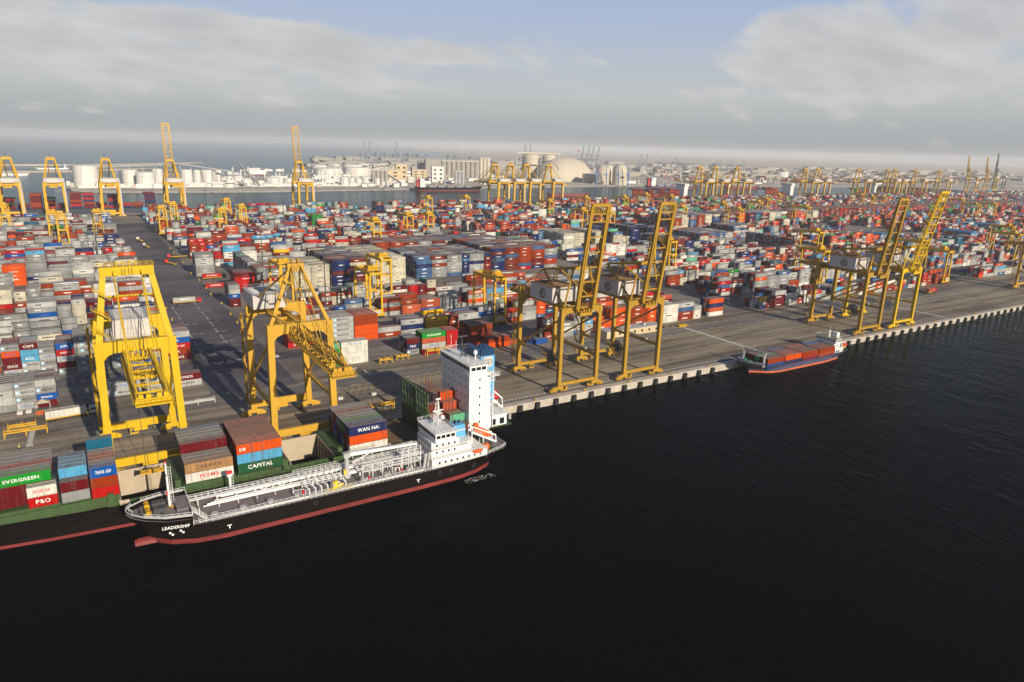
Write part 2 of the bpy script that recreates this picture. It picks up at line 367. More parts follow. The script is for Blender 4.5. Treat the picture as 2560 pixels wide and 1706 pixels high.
# fenders
fd = MB().box(-1.0, -1.0, -2.75, 1.0, 0, -.25).box(-.8, -1.25, -2.6, .8, -1.0, -.4).mesh('fender', BLKR)
k = 0
x = 138.
while x < 1100:
    if not 250 < x < 334:
        tag(link('fender', fd, None, (x, QY-.02, .0)), 'black rubber fender block hanging on the concrete quay wall', 'fender', 'fenders along the quay wall', share=True)
    x += 8.4 + (0.5 if int(x) % 3 else -.3)
bol = MB().lathe([(.45, 0), (.3, .15), (.28, .5), (.5, .6), (.45, .8)], 8).mesh('bollard', YEL)
for i in range(26):
    tag(link('bollard', bol, None, (146+i*24.3, QY+.9, .13)), 'small yellow mooring bollard on the quay coping', 'bollard', 'bollards on the quay coping', share=True)
# lane bands, road, markings (thin sheets stacked)
def sheet(name, x0, y0, x1, y1, z, m): return MB().box(x0, y0, z-.004, x1, y1, z, 0).build(name, m)
struct(sheet('service_lane', XL, 262.5, XR, 272.5, .014, BAND))
struct(sheet('crane_rail_strip', XL, 215.1, XR, 216.9, .014, BAND))
struct(sheet('landside_rail_strip', XL, 245.7, XR, 247.3, .014, BAND))
struct(MB().box(XL, 215.95, .01, XR, 216.05, .09).build('crane_rail', DGR))
struct(MB().box(XL, 246.45, .01, XR, 246.55, .09).build('crane_rail', DGR))
struct(sheet('road', 37.5, 274, 70.5, 900, .018, ASPH))
struct(sheet('cross_road', XL, 310.2, XR, 322, .012, ASPH))
mk = MB()
def dash(x0, y0, x1, y1, z=.03): mk.box(x0, y0, z-.006, x1, y1, z)
for i in range(60):
    dash(80+i*8, 272.9, 84+i*8, 273.15); dash(80+i*8, 262.2, 84+i*8, 262.45)
for yy in (300, 318, 332, 352, 372, 394, 420, 446):
    for xx in (44, 47.5, 55, 58.5): dash(xx, yy, xx+2.2, yy+.45)
for k in range(9): dash(43.2, 322+k*14, 43.45, 331+k*14); dash(56.3, 329+k*14, 56.55, 338+k*14)
dash(39, 343.2, 70, 343.4)
for i in range(180): dash(128+i*1.7, 217.4, 128.8+i*1.7, 218.2)
struct(mk.build('road_markings', MARK))
wl = MB().box(285.6, 217, .024, 287.0, 271.5, .03).box(458.6, 217, .024, 460.0, 258, .03).box(100,272,.024,100.6,279,.03)
struct(wl.build('berth_line', MARK))
my = MB()
def obl(x, y0, y1, dx, w=.25): my.add([(x,y0,.026),(x+w,y0,.026),(x+dx+w,y1,.026),(x+dx,y1,.026)], [(0,1,2,3)])
for i in range(34): obl(78+i*2.9, 250.6, 261.6, 5.5)
for i in range(38): obl(188+i*2.9, 250.6, 261.6, 5.5)
for yy in (226, 231, 236, 241): my.box(XL+800, yy, .02, 1200, yy+.18, .026)
struct(my.build('lane_markings', MARKY))

# ------------------------------------------------------------------ containers
PAL = {  # name: (colour, spoken)
 'grey': (lin(150,152,152), 'grey'), 'silver': (lin(182,183,180), 'light grey'), 'white': (lin(224,222,212), 'white'), 'cream': (lin(208,202,180), 'cream'),
 'maroon': (lin(98,20,28), 'maroon'), 'red': (lin(186,24,22), 'red'), 'orange': (lin(218,84,24), 'orange'), 'rust': (lin(146,62,38), 'rust brown'),
 'brown': (lin(108,48,36), 'dark brown'), 'salmon': (lin(190,100,76), 'salmon pink'), 'navy': (lin(30,42,88), 'navy'), 'blue': (lin(28,84,160), 'blue'), 'steel': (lin(70,100,138), 'steel blue'),
 'sky': (lin(100,168,205), 'light blue'), 'green': (lin(34,140,50), 'bright green'), 'dgreen': (lin(30,82,52), 'dark green'), 'mint': (lin(110,185,150), 'mint green'),
 'yellow': (lin(232,178,20), 'yellow'), 'teal': (lin(20,92,120), 'teal'), 'tan': (lin(176,136,98), 'tan brown')}
PAL = {k: (tuple(q*(.74 if sum(v[0]) > .5 else .82) for q in v[0]), v[1]) for k, v in PAL.items()}
DUST = (.25, .22, .19)
CW, CH = 2.44, 2.6
LEN = {40: 12.19, 20: 6.06}
CMESH = {}
def cmesh(size, col):
    k = (size, col)
    if k in CMESH: return CMESH[k]
    L = LEN[size]; b = MB(); c = PAL[col][0]; d = [c]
    cols = []
    def bx(x0, y0, z0, x1, y1, z1, cc, top=None):
        b.box(x0, y0, z0, x1, y1, z1); cols.extend([cc, top or cc, cc, cc, cc, cc])
    top = tuple(.32*a+.68*q for a, q in zip(c, DUST)); dk = tuple(a*.7 for a in c)
    bx(.06, .06, .08, L-.06, CW-.06, CH-.09, c, top)
    for xx in (0, L-.18):
        for yy in (0, CW-.18): bx(xx, yy, 0, xx+.18, yy+.18, CH-.02, c, top)
    for yy in (0, CW-.12):
        bx(.18, yy, CH-.14, L-.18, yy+.12, CH-.03, c, top); bx(.18, yy, 0, L-.18, yy+.12, .16, dk)
    for xx in (0, L-.12):
        bx(xx, .18, CH-.14, xx+.12, CW-.18, CH-.03, c, top); bx(xx, .18, 0, xx+.12, CW-.18, .16, dk)
    for q in (-.6, -.25, .25, .6): bx(-.01, CW/2+q-.03, .2, .05, CW/2+q+.03, CH-.2, dk)
    n = 9 if size == 40 else 5
    for q in range(1, n): bx(L*q/n-.05, .03, .16, L*q/n+.05, .06, CH-.14, dk); 
    for q in range(1, n): bx(L*q/n-.04, .1, CH-.09, L*q/n+.04, CW-.1, CH-.05, top)
    me = b.mesh('container', CM)
    a = me.color_attributes.new('Col', 'FLOAT_COLOR', 'CORNER')
    arr = []
    for p, cc in zip(me.polygons, cols): arr += list(cc+(1,))*p.loop_total
    a.data.foreach_set('color', arr); CMESH[k] = me; return me
BRAND = {'tan': [('', None, 0)], 'grey': [('MAERSK', T_BLK, 1)], 'silver': [('MAERSK', T_BLK, 1), ('MAERSK', T_BLK, 1), ('COSCO', T_BLU, 0)], 'white': [('MAERSK', T_BLK, 1), ('WAN HAI', T_RED, 0)],
 'cream': [('K LINE', T_RED, 0)], 'maroon': [('CRONOS', T_WHT, 0), ('', None, 0)], 'red': [('HYUNDAI', T_WHT, 0), ('HAMBURG SUD', T_WHT, 0)], 'orange': [('HAPAG-LLOYD', T_BLU, 0), ('', None, 0)],
 'rust': [('TEX', T_WHT, 0), ('', None, 0), ('', None, 0)], 'brown': [('TRITON', T_WHT, 0), ('', None, 0)], 'navy': [('CMA CGM', T_WHT, 0), ('P&O', T_WHT, 0)], 'blue': [('APL', T_WHT, 0), ('Safmarine', T_WHT, 0)],
 'steel': [('HANJIN', T_WHT, 0)], 'sky': [('RCL', T_WHT, 0)], 'green': [('EVERGREEN', T_WHT, 0)], 'dgreen': [('CAPITAL', T_WHT, 0)], 'mint': [('CHINA SHIPPING', T_GRN, 0)], 'yellow': [('MSC', T_BLK, 0)], 'teal': [('UASC', T_WHT, 0)], 'salmon': [('', None, 0)]}
LOGO = MB().box(0, -.004, 0, 1.1, 0, 1.1).box(.25, -.008, .25, .85, -.004, .85, 1).mesh('logo', [T_LBL, T_WHT])
NIND = 0
def container(x, y, z, size, col, label, word='auto', parent=None):
    global NIND
    NIND += 1
    o = link('container', cmesh(size, col), parent, (x, y, z))
    tag(o, label, 'container', 'shipping containers')
    L = LEN[size]
    if word == 'auto':
        word = random.choice(BRAND[col])
    elif isinstance(word, str):
        wc = {'EVERGREEN': T_WHT, 'WAN HAI': T_RED, 'PERMA': T_RED, 'CAPITAL': T_WHT, 'CARAVEL': T_BLK, 'DB': T_WHT, 'TRANS ASIA': T_WHT, 'COSCO': T_BLU, 'TRITON': T_BLU}.get(word, T_WHT)
        if word == 'WAN HAI' and col == 'navy': wc = T_WHT
        word = (word, wc, 0)
    if word[0]:
        n = len(word[0]); h = 1.05 if n < 8 else .85; wd_ = min(L*.62, n*h*.95)
        x0 = L*.5-wd_/2
        if word[2]: x0 = L*.32; lo = link('logo', LOGO, o, (L*.32-1.7, .055, .8))
        if word[0] == 'DB': h = .8; wd_ = 1.6; x0 = .8
        text(word[0], word[1], o, x0, .045, .85, h, wd_)
    return o

YREC = []   # yard container records: x,y,z,size,col, info
WL = dict(L=dict(grey=42, silver=26, white=7, cream=3, maroon=7, red=3, orange=4, rust=7, navy=3, blue=3, sky=2, steel=4, teal=2, brown=3, green=1),
          C=dict(grey=22, silver=20, white=13, cream=6, maroon=8, red=5, orange=6, rust=17, navy=6, blue=3, sky=3, steel=7, teal=2, brown=7, green=1, mint=1, salmon=4, yellow=1),
          F=dict(grey=9, silver=10, white=9, cream=6, maroon=10, red=5, orange=6, rust=26, navy=7, blue=4, sky=4, steel=8, teal=3, brown=12, green=4, mint=2, salmon=8, dgreen=3),
          K=dict(cream=20, white=2, silver=1), D=dict(navy=9, rust=8, maroon=6, steel=8, brown=7, blue=1, mint=1, cream=4, grey=8, silver=4, red=1, salmon=2),
          G=dict(rust=20, brown=20, green=9, dgreen=6, maroon=10, red=4, steel=4), X=dict(grey=6, silver=4, cream=4, rust=5, steel=5, maroon=4, navy=2, mint=1, red=2), W=dict(white=1), O=dict(orange=5, rust=3))
def pick(pal):
    p = WL[pal]; return random.choices(list(p), list(p.values()))[0]
def block(x0, x1, y0, rows, pal, tmin, tmax, row_id, fill=.9, uniform=False, fixed=None, p20=.35, deep=False):
    """a stack block: columns along X, rows along Y; keeps the boxes one can see"""
    x = x0; cols = []
    while x < x1-6:
        s = 20 if (random.random() < p20 or x+12.2 > x1) else 40
        cols.append((x, s)); x += LEN[s]+(.45 if s == 40 else .35)
    hs = []
    for i in range(len(cols)):
        base = random.randint(tmin, tmax) if random.random() < fill else random.randint(0, max(1, tmin))
        if uniform: base = tmax
        hs.append([max(0, min(tmax, base+(random.choice((0, 0, -1, 1, -2)) if not uniform else random.choice((0, 0, 0, 0, -1))))) for j in range(rows)])
    for i, (x, s) in enumerate(cols):
        colcol = pick(pal) if (i == 0 or random.random() < .6) else colcol
        for j in range(rows):
            rc = pick(pal) if random.random() < .4 else colcol
            for k in range(hs[i][j]):
                top = k == hs[i][j]-1
                front = j == 0 or k >= hs[i][j-1]
                left = i == 0 or k >= hs[i-1][j]
                if deep and left and not (front or top): left = True
                cc = pick(pal) if random.random() < .42 else rc
                if top or front or left:
                    YREC.append(dict(x=x, y=y0+j*2.62, z=.02+k*CH, s=s, c=cc, k=k, n=hs[i][j], j=j, i=i, row=row_id, top=top))
def one_stack(x, y0, cols, row_id, s=40, depth=1, i=0, words=None):
    """named stack: list of colours from the ground up"""
    for j in range(depth):
        for k, cc in enumerate(cols):
            if j == 0 or k == len(cols)-1 or True:
                YREC.append(dict(x=x, y=y0+j*2.62, z=.02+k*CH, s=s, c=(cc if j == 0 else random.choice(cols)), k=k, n=len(cols), j=j, i=i, row=row_id, top=k == len(cols)-1, w=(words[k] if words and j == 0 else 'auto')))
ROWN = ['front', 'second', 'third', 'fourth', 'fifth', 'sixth', 'seventh', 'eighth', 'ninth', 'tenth', 'eleventh', 'twelfth', 'thirteenth', 'fourteenth', 'fifteenth', 'sixteenth', 'seventeenth', 'eighteenth', 'nineteenth', 'twentieth']
# left of the yard road
one_stack(-18.6, 289.5, ['maroon', 'blue', 'grey', 'silver'], 'left0', 20, 5, 3, ['', 'Safmarine', 'auto', '']); one_stack(-24.8, 289.5, ['silver', 'grey', 'silver', 'grey'], 'left0', 20, 5, 2)
one_stack(-37.2, 289.5, ['grey', 'silver', 'silver', 'grey'], 'left0', 40, 5, 1); block(-110, -38, 289.5, 5, 'L', 3, 4, 'left0', p20=.2)
block(3, 22, 290.5, 3, 'L', 2, 3, 'left0b'); one_stack(24.2, 290.5, ['silver', 'maroon'], 'left0b', 40, 2, 9)
one_stack(-12.2, 329, ['grey', 'maroon', 'silver', 'red', 'blue'], 'left1', 20, 6, 8); one_stack(-5.8, 329, ['silver', 'grey', 'grey', 'grey', 'silver', 'grey'], 'left1', 40, 6, 9)
one_stack(-24.6, 335, ['silver', 'silver', 'sky', 'sky', 'maroon'], 'left1', 20, 5, 5, ['auto', 'auto', 'RCL', '', 'CAPE']); one_stack(-30.9, 335, ['silver', 'maroon', 'maroon', 'orange', 'grey'], 'left1', 20, 5, 4)
one_stack(-18.4, 335, ['silver', 'grey', 'silver', 'grey'], 'left1', 20, 5, 6)
block(-120, -31.5, 331, 6, 'L', 3, 5, 'left1', p20=.2); one_stack(6.9, 329, ['grey', 'grey', 'grey'], 'left1', 40, 6, 10); one_stack(19.6, 329, ['blue', 'silver', 'maroon', 'steel'], 'left1', 20, 6, 11)
one_stack(25.9, 329, ['maroon', 'rust', 'red', 'blue', 'silver'], 'left1', 40, 6, 12)
for q, yy in enumerate((374, 418, 460, 503, 545, 587, 629, 671, 713, 755, 797, 839, 881, 923)):
    pal = 'L' if q < 7 else ('L' if q % 3 else 'C')
    block(-150-q*8, 38, yy, 6, pal, 3, 5 if q < 5 else 4, 'left%d' % (q+2), p20=.45)
# right of the road: named front stacks
one_stack(94, 289.5, ['white', 'white', 'white', 'white'], 'right0', 40, 2, 1, ['', '', '', 'TRITON']); one_stack(87.4, 289.5, ['green', 'sky', 'green', 'mint'], 'right0', 20, 2, 0, ['auto', '', '', ''])
one_stack(132.6, 288.5, ['red', 'silver', 'salmon', 'green'], 'right0', 40, 3, 3, ['', 'COSCO', '', 'EVERGREEN']); one_stack(145.3, 288.5, ['red', 'red', 'red', 'red'], 'right0', 20, 3, 4, ['', '', '', ''])
one_stack(126.0, 291, ['grey', 'navy', 'maroon'], 'right0', 20, 4, 2)
one_stack(160, 291, ['rust', 'maroon', 'brown', 'rust'], 'right0', 40, 5, 5, ['', '', '', '']); one_stack(166, 284, ['orange', 'rust'], 'right0', 40, 2, 6, ['', '']); one_stack(179, 285, ['salmon'], 'right0', 40, 1, 7, ['']); one_stack(186, 279.5, ['blue'], 'right0', 40, 1, 8, [''])
one_stack(72.6, 426, ['maroon', 'maroon', 'blue', 'silver', 'grey'], 'right3', 20, 5, 0, ['', '', 'auto', '', 'auto'])
one_stack(80, 326, ['red', 'maroon', 'red'], 'right1', 40, 4, 0)
one_stack(100, 325, ['silver', 'silver', 'silver', 'silver', 'silver'], 'right1', 40, 6, 1); one_stack(112.6, 325, ['orange', 'orange', 'orange', 'rust', 'rust'], 'right1', 40, 6, 2, ['']*5)
one_stack(125.2, 325, ['rust', 'silver'], 'right1', 40, 2, 3, ['', 'MAERSK']); one_stack(137.8, 325, ['silver', 'navy', 'silver'], 'right1', 40, 5, 4, ['MAERSK', 'WAN HAI', 'MAERSK'])
block(152, 330, 325, 6, 'C', 2, 4, 'right1', p20=.45)
block(200, 232, 285, 3, 'C', 2, 4, 'right0b'); block(236, 281, 288, 4, 'O', 3, 4, 'right0b', p20=.2)
one_stack(282, 284.5, ['white', 'white', 'white', 'white'], 'right0b', 40, 3, 20); one_stack(294.6, 284.5, ['rust', 'rust', 'steel', 'silver'], 'right0b', 40, 3, 21, ['', '', 'MAERSK', 'MAERSK']); one_stack(307.2, 284.5, ['white', 'white', 'silver'], 'right0b', 20, 3, 22)
one_stack(320, 284.5, ['white', 'salmon', 'navy', 'orange'], 'right0b', 40, 3, 23, ['', '', 'WAN HAI', ''])
block(366, 600, 284.5, 6, 'C', 1, 4, 'right0c', p20=.7); block(366, 600, 325, 6, 'C', 3, 5, 'right1c', p20=.5)
block(92, 330, 367, 6, 'C', 2, 4, 'right2', p20=.4); block(90, 330, 408, 5, 'C', 2, 4, 'right3', p20=.4)
block(366, 600, 367, 6, 'C', 3, 5, 'right2c'); block(366, 600, 409, 6, 'C', 3, 5, 'right3c')
# deep blocks of stacked empties
one_stack(83.6, 466, ['maroon', 'red', 'red', 'red', 'maroon'], 'right4', 40, 6, 0, ['', 'HAMBURG SUD', 'HAMBURG SUD', 'HAMBURG SUD', ''])
block(97, 104, 464, 30, 'X', 6, 6, 'right4', uniform=True, p20=1); block(105, 118, 470, 14, 'X', 5, 5, 'right4', uniform=True, p20=0)
block(119, 145, 462, 16, 'K', 6, 6, 'right4', uniform=True, p20=0); block(146, 172, 462, 24, 'D', 6, 7, 'right4', uniform=True, p20=0); block(173, 199, 458, 26, 'K', 6, 7, 'right4', uniform=True, p20=0)
one_stack(70.4, 535, ['silver', 'grey', 'grey', 'silver', 'silver', 'grey'], 'right5', 40, 6, 0)
block(210, 275, 466, 22, 'D', 5, 6, 'right4', uniform=True, p20=.2); block(276, 340, 470, 26, 'D', 6, 7, 'right4', uniform=True, p20=0); block(341, 353, 492, 10, 'W', 6, 6, 'right4', uniform=True, p20=0)
block(210, 330, 545, 14, 'D', 5, 6, 'right5', uniform=True, p20=.2)
block(404, 430, 550, 18, 'K', 6, 6, 'right5c', uniform=True, p20=.1); block(445, 458, 552, 16, 'K', 6, 6, 'right5c', uniform=True, p20=.1)
block(512, 530, 575, 24, 'D', 6, 6, 'right5c', uniform=True, p20=0); block(500, 525, 495, 20, 'D', 5, 5, 'right4c', uniform=True, p20=0)
block(560, 612, 520, 20, 'X', 5, 5, 'right4d', uniform=True, p20=0); block(640, 690, 545, 14, 'X', 5, 6, 'right4d', uniform=True, p20=0); block(628, 640, 455, 24, 'X', 5, 5, 'right4d', uniform=True, p20=0)
xx = 640
for kk in range(20):
    block(xx, xx+12.5, 640+random.uniform(-2, 2), 16, random.choice(('D', 'D', 'K', 'C', 'O', 'F')), 6, 7, 'right8d', uniform=True, p20=0); xx += 13.5+random.choice((0, 0, 6))
block(930, 2400, 655, 20, 'G', 5, 7, 'right8d', uniform=True, p20=.1)
# regular blocks further back
for q in range(14):
    yy = 451+q*41.5
    if yy > 985: break
    segs = [(72+max(0, 10-q)*1.0, 330), (366, 600), (640, 900), (936, 1250), (1290, 1700), (1740, 2400)]
    for si, (a, b) in enumerate(segs):
        if si == 0 and yy < 600: 
            if yy > 560: a = 90
            else: continue
        if si == 1 and yy < 640: continue
        if si == 2 and yy < 690: continue
        if si == 3 and yy < 730 and yy > 640: continue
        if si >= 2 and yy < 600: continue
        pal = 'C' if (si == 0 and yy < 760) else 'F'
        if si == 0 and yy > 760 and q % 2: pal = 'L'
        block(a, b, yy, 6, pal, 4, 6, 'right%d%s' % (q+4, 'bcdefg'[si]), p20=.5, fill=.85)
for q in range(4):
    block(645, 960, 284.5+q*41, 6, 'C', 2, 4, 'right%dd' % q, p20=.6); block(1000, 1700, 284.5+q*41, 6, 'F', 2, 4, 'right%de' % q, p20=.6)
    block(1740, 2400, 284.5+q*41, 6, 'F', 2, 4, 'right%df' % q, p20=.6)
for q in range(4): block(720, 960, 455+q*40, 6, 'F', 1, 3, 'right%dd2' % (q+4), p20=.6, fill=.5) if q == 0 else None
for q in range(4): block(1000, 2300, 455+q*41, 6, 'F', 2, 4, 'right%de2' % (q+4), p20=.5)
for q in range(3): block(530, 600, 440+q*30, 4, 'C', 2, 3, 'right%dc2' % (q+4), p20=.6)
for (a_, b_, ys_) in ((640, 780, (545, 587)), (690, 780, (455, 497)), (800, 880, (560, 600)), (960, 1000, (500, 540, 580, 612))):
    for y_ in ys_: block(a_, b_, y_, 6, 'F', 2, 5, 'right%dd3' % (4+ys_.index(y_)), p20=.5)
block(366, 500, 450, 6, 'C', 2, 4, 'right4c', fill=.8, p20=.6); block(366, 398, 492, 6, 'C', 3, 5, 'right5c'); block(366, 398, 534, 6, 'C', 3, 5, 'right5c'); block(410, 495, 500, 6, 'C', 2, 4, 'right5c'); block(366, 398, 576, 12, 'D', 5, 6, 'right6c'); block(475, 505, 560, 20, 'D', 5, 6, 'right6c'); block(535, 556, 560, 20, 'D', 5, 6, 'right6c')

# ------------------------------------------------------------------ ships: containers on board (each one a thing)
ORD = ['', 'first', 'second', 'third', 'fourth', 'fifth', 'sixth', 'seventh', 'eighth', 'ninth', 'tenth', 'eleventh', 'twelfth', 'thirteenth', 'fourteenth', 'fifteenth', 'sixteenth', 'seventeenth', 'eighteenth', 'nineteenth']
TENS = {20: 'twent', 30: 'thirt', 40: 'fort', 50: 'fift', 60: 'sixt', 70: 'sevent'}
def ordn(n):
    if n < 20: return ORD[n]
    t = min(70, n//10*10); r = n-t
    return TENS[t]+'ieth' if r == 0 else TENS[t]+'y-'+(ORD[r] if r < 20 else ORD[19])
def tiern(k, n):
    if n == 1: return 'alone'
    if k == n-1: return 'topmost'
    if k == 0: return 'lowest'
    return ordn(k+1)+' up'
def bay(x, size, z0, cols, where, th=2.8, y0=190.3, pitch=2.52, face=None, hide=True):
    """cols: from the water side inland, each a colour list from the bottom; only boxes that show are built"""
    for j, st in enumerate(cols):
        for k, c in enumerate(st):
            hid = j > 0 and k < len(cols[j-1]) and k < len(st)-1
            word = face[k] if (face and j == 0) else ''
            if isinstance(c, tuple): c, word = c
            lab = '%s container, %s, %s row from water, %s' % (PAL[c][1], tiern(k, len(st)), ordn(j+1), where)
            if hid:
                if size == 40 and not (where in SIDEBAYS): continue
            o = container(x, y0+j*pitch, z0+k*th, size, c, lab, word); o.scale = (1, 1, th/CH*.995)
SIDEBAYS = ('bay left of the pale open hold', 'bay left of the dirty hatch cover')
b1 = 'bay left of the pale open hold'
bay(31.0, 40, 5.3, [['dgreen', 'sky', 'orange'], ['rust', 'rust', 'salmon'], ['rust', 'maroon', 'rust'], ['rust', 'grey', 'rust'], ['maroon', 'red', 'rust'], ['rust', 'rust', 'brown'], ['navy', 'rust', 'rust'], ['rust', 'rust', 'rust']], b1, 2.9, face=['CAPITAL', '', 'DB'])
b2 = 'bay left of the dirty hatch cover'
bay(63.2, 40, 4.1, [['white', 'orange', 'navy'], ['maroon', 'maroon', 'steel'], ['grey', 'dgreen', 'green'], ['blue', 'teal', 'grey'], ['maroon', 'maroon', 'grey'], ['sky', 'blue', 'rust'], ['rust', 'rust', 'grey'], ['dgreen', 'dgreen', 'grey']], b2, 2.95, face=['', '', 'WAN HAI'])
bay(17.6, 40, 5.6, [['white', 'tan'], ['grey', 'grey'], ['silver', 'grey'], ['cream', 'grey', 'maroon'], ['rust', 'rust', 'grey'], ['rust', 'maroon', 'grey'], ['grey', 'grey', 'grey'], ['grey', 'rust', 'steel']], 'bay above the tanker foredeck', 2.8, face=['PERMA', 'CARAVEL'])
bay(-17.4, 20, 7.2, [['red', 'white']], 'bay with the bright green box', 2.75, y0=191.0, face=['P&O', 'WAN HAI'])
bay(-24.4, 40, 7.2, [[('maroon', ''), ('maroon', ''), ('green', 'EVERGREEN')], ['grey', 'rust', 'grey'], ['rust', 'rust', 'red'], ['grey', 'grey', 'grey'], ['rust', 'rust', 'grey'], ['grey', 'grey', 'grey']], 'bay with the bright green box', 2.8, y0=193.6)
bay(-10.6, 20, 6.6, [['grey', ('maroon', '')], ['rust', 'maroon', ('sky', '')], ['grey', 'sky', 'sky'], ['grey', 'grey', 'sky'], ['rust', 'rust', 'steel']], 'left half of the second bay', 2.8, y0=191.5)
bay(-4.1, 20, 6.4, [[('red', ''), ('rust', ''), ('blue', 'TRANS ASIA')], ['grey', 'grey', 'grey'], ['grey', 'grey', 'salmon'], ['rust', 'rust', 'salmon'], ['rust', 'rust', 'grey'], ['rust', 'rust', 'grey', ('teal', '')]], 'right half of the second bay', 2.8, y0=191.0)
bay(92.4, 20, 4.0, [['rust'], ['rust'], ['rust', 'rust'], ['brown', 'brown', 'brown']], 'stack under the white bridge tower', 2.8)
bay(98.6, 20, 4.0, [['brown'], ['rust', 'mint'], ['rust', 'rust'], ['salmon', 'salmon', 'salmon'], ['salmon', 'orange', 'salmon', 'orange']], 'beside the white bridge tower', 2.8)
# small blue feeder ship cargo
FB = ['first bay from the feeder bow', 'second bay of the blue feeder', 'third bay of the blue feeder', 'bay before the feeder bridge']
for bi, (x, lo, up, tops) in enumerate(((266, 'blue', 'rust', ['rust', 'brown', 'mint', 'maroon', 'maroon']), (278.9, 'navy', 'orange', ['orange', 'orange', 'rust', 'maroon', 'blue']),
                                  (291.8, 'red', 'rust', ['rust', 'rust', 'brown', 'orange', 'rust']), (304.7, 'orange', 'rust', ['rust', 'rust', 'rust', 'steel']))):
    bay(x, 40, -.9, [([lo, up] if j == 0 else ['brown', tops[j]]) for j in range(len(tops))], FB[bi], 2.6, y0=198.2, pitch=2.5, face=['', ''])
o = container(304.9, 207.0, 2.0, 40, 'blue', 'bright blue container raised beside the feeder ship bridge', '')

# ------------------------------------------------------------------ yard containers: nearest visible ones single, the rest one mass
from mathutils.bvhtree import BVHTree
def ydist(r): return math.hypot(r['x'], r['y'])
YREC.sort(key=ydist)
near = YREC[:3500]
vs, fs = [], []
for r in near:
    L = LEN[r['s']]; x0, y0, z0 = r['x'], r['y'], r['z']; o_ = len(vs)
    x1, y1, z1 = x0+L, y0+CW, z0+CH
    vs += [(x0,y0,z0),(x1,y0,z0),(x1,y1,z0),(x0,y1,z0),(x0,y0,z1),(x1,y0,z1),(x1,y1,z1),(x0,y1,z1)]
    fs += [tuple(i+o_ for i in f) for f in ((4,5,6,7),(0,1,5,4),(1,2,6,5),(2,3,7,6),(3,0,4,7))]
bvh = BVHTree.FromPolygons(vs, fs); EYE = Vector((0, 0, H_))
def seen(r):
    L = LEN[r['s']]; n = 0
    for (fx, fy, fz) in ((.5, -.05, .5), (.1, -.05, .8), (.9, -.05, .8), (.5, .5, 1.04), (.5, .2, 1.04), (-.01, .5, .6)):
        p = Vector((r['x']+fx*L, r['y']+fy*CW, r['z']+fz*CH)); q = pxl(*p)
        if q is None or not (-10 < q[0] < 2570): continue
        d = EYE-p; L_ = d.length
        h = bvh.ray_cast(p+d.normalized()*.02, d.normalized(), L_)
        if h[0] is None: n += 1
    return n
# rank of each stack counted from the yard road
ranks = {}
for r in YREC:
    side = 'left' if r['row'].startswith('left') else 'right'
    num = int(''.join(ch for ch in r['row'][len(side):][:2] if ch.isdigit())); r['side'] = side; r['num'] = num
    ranks.setdefault((side, num), set()).add(round(r['x'], 1))
ranks = {k: sorted(v, reverse=(k[0] == 'left')) for k, v in ranks.items()}
N_YARD = 298-NIND
rest = []; cnt = 0; done = set()
for idx, r in enumerate(YREC):
    if cnt < N_YARD and idx < 3500 and seen(r) >= 2:
        rk = ranks[(r['side'], r['num'])].index(round(r['x'], 1))+1
        size = 'long' if r['s'] == 40 else 'short'
        tn = {0: 'ground tier'}.get(r['k'], ordn(r['k']+1)+' tier')
        if r['n'] > 1 and r['top']: tn = 'topmost' if True else tn
        rown = ROWN[r['num']]+' row' if r['num'] else 'front row'
        lab = '%s %s container, %s, %s stack %s of yard road, %s' % (PAL[r['c']][1], size, tn, ordn(rk), r['side'], rown)
        if r['j']: lab += ', line '+('', 'two', 'three', 'four', 'five', 'six', 'seven', 'eight', 'nine', 'ten', 'eleven', 'twelve')[min(r['j'], 11)]
        if lab in USED: lab = lab.replace(' of yard road', ' off road')
        if lab in USED: rest.append(r); continue
        container(r['x'], r['y'], r['z'], r['s'], r['c'], lab, r.get('w', 'auto') if (r['j'] == 0 or r['k'] > 1) else ''); cnt += 1
    else: rest.append(r)
print('individual containers', NIND, 'yard', cnt, 'rest', len(rest))
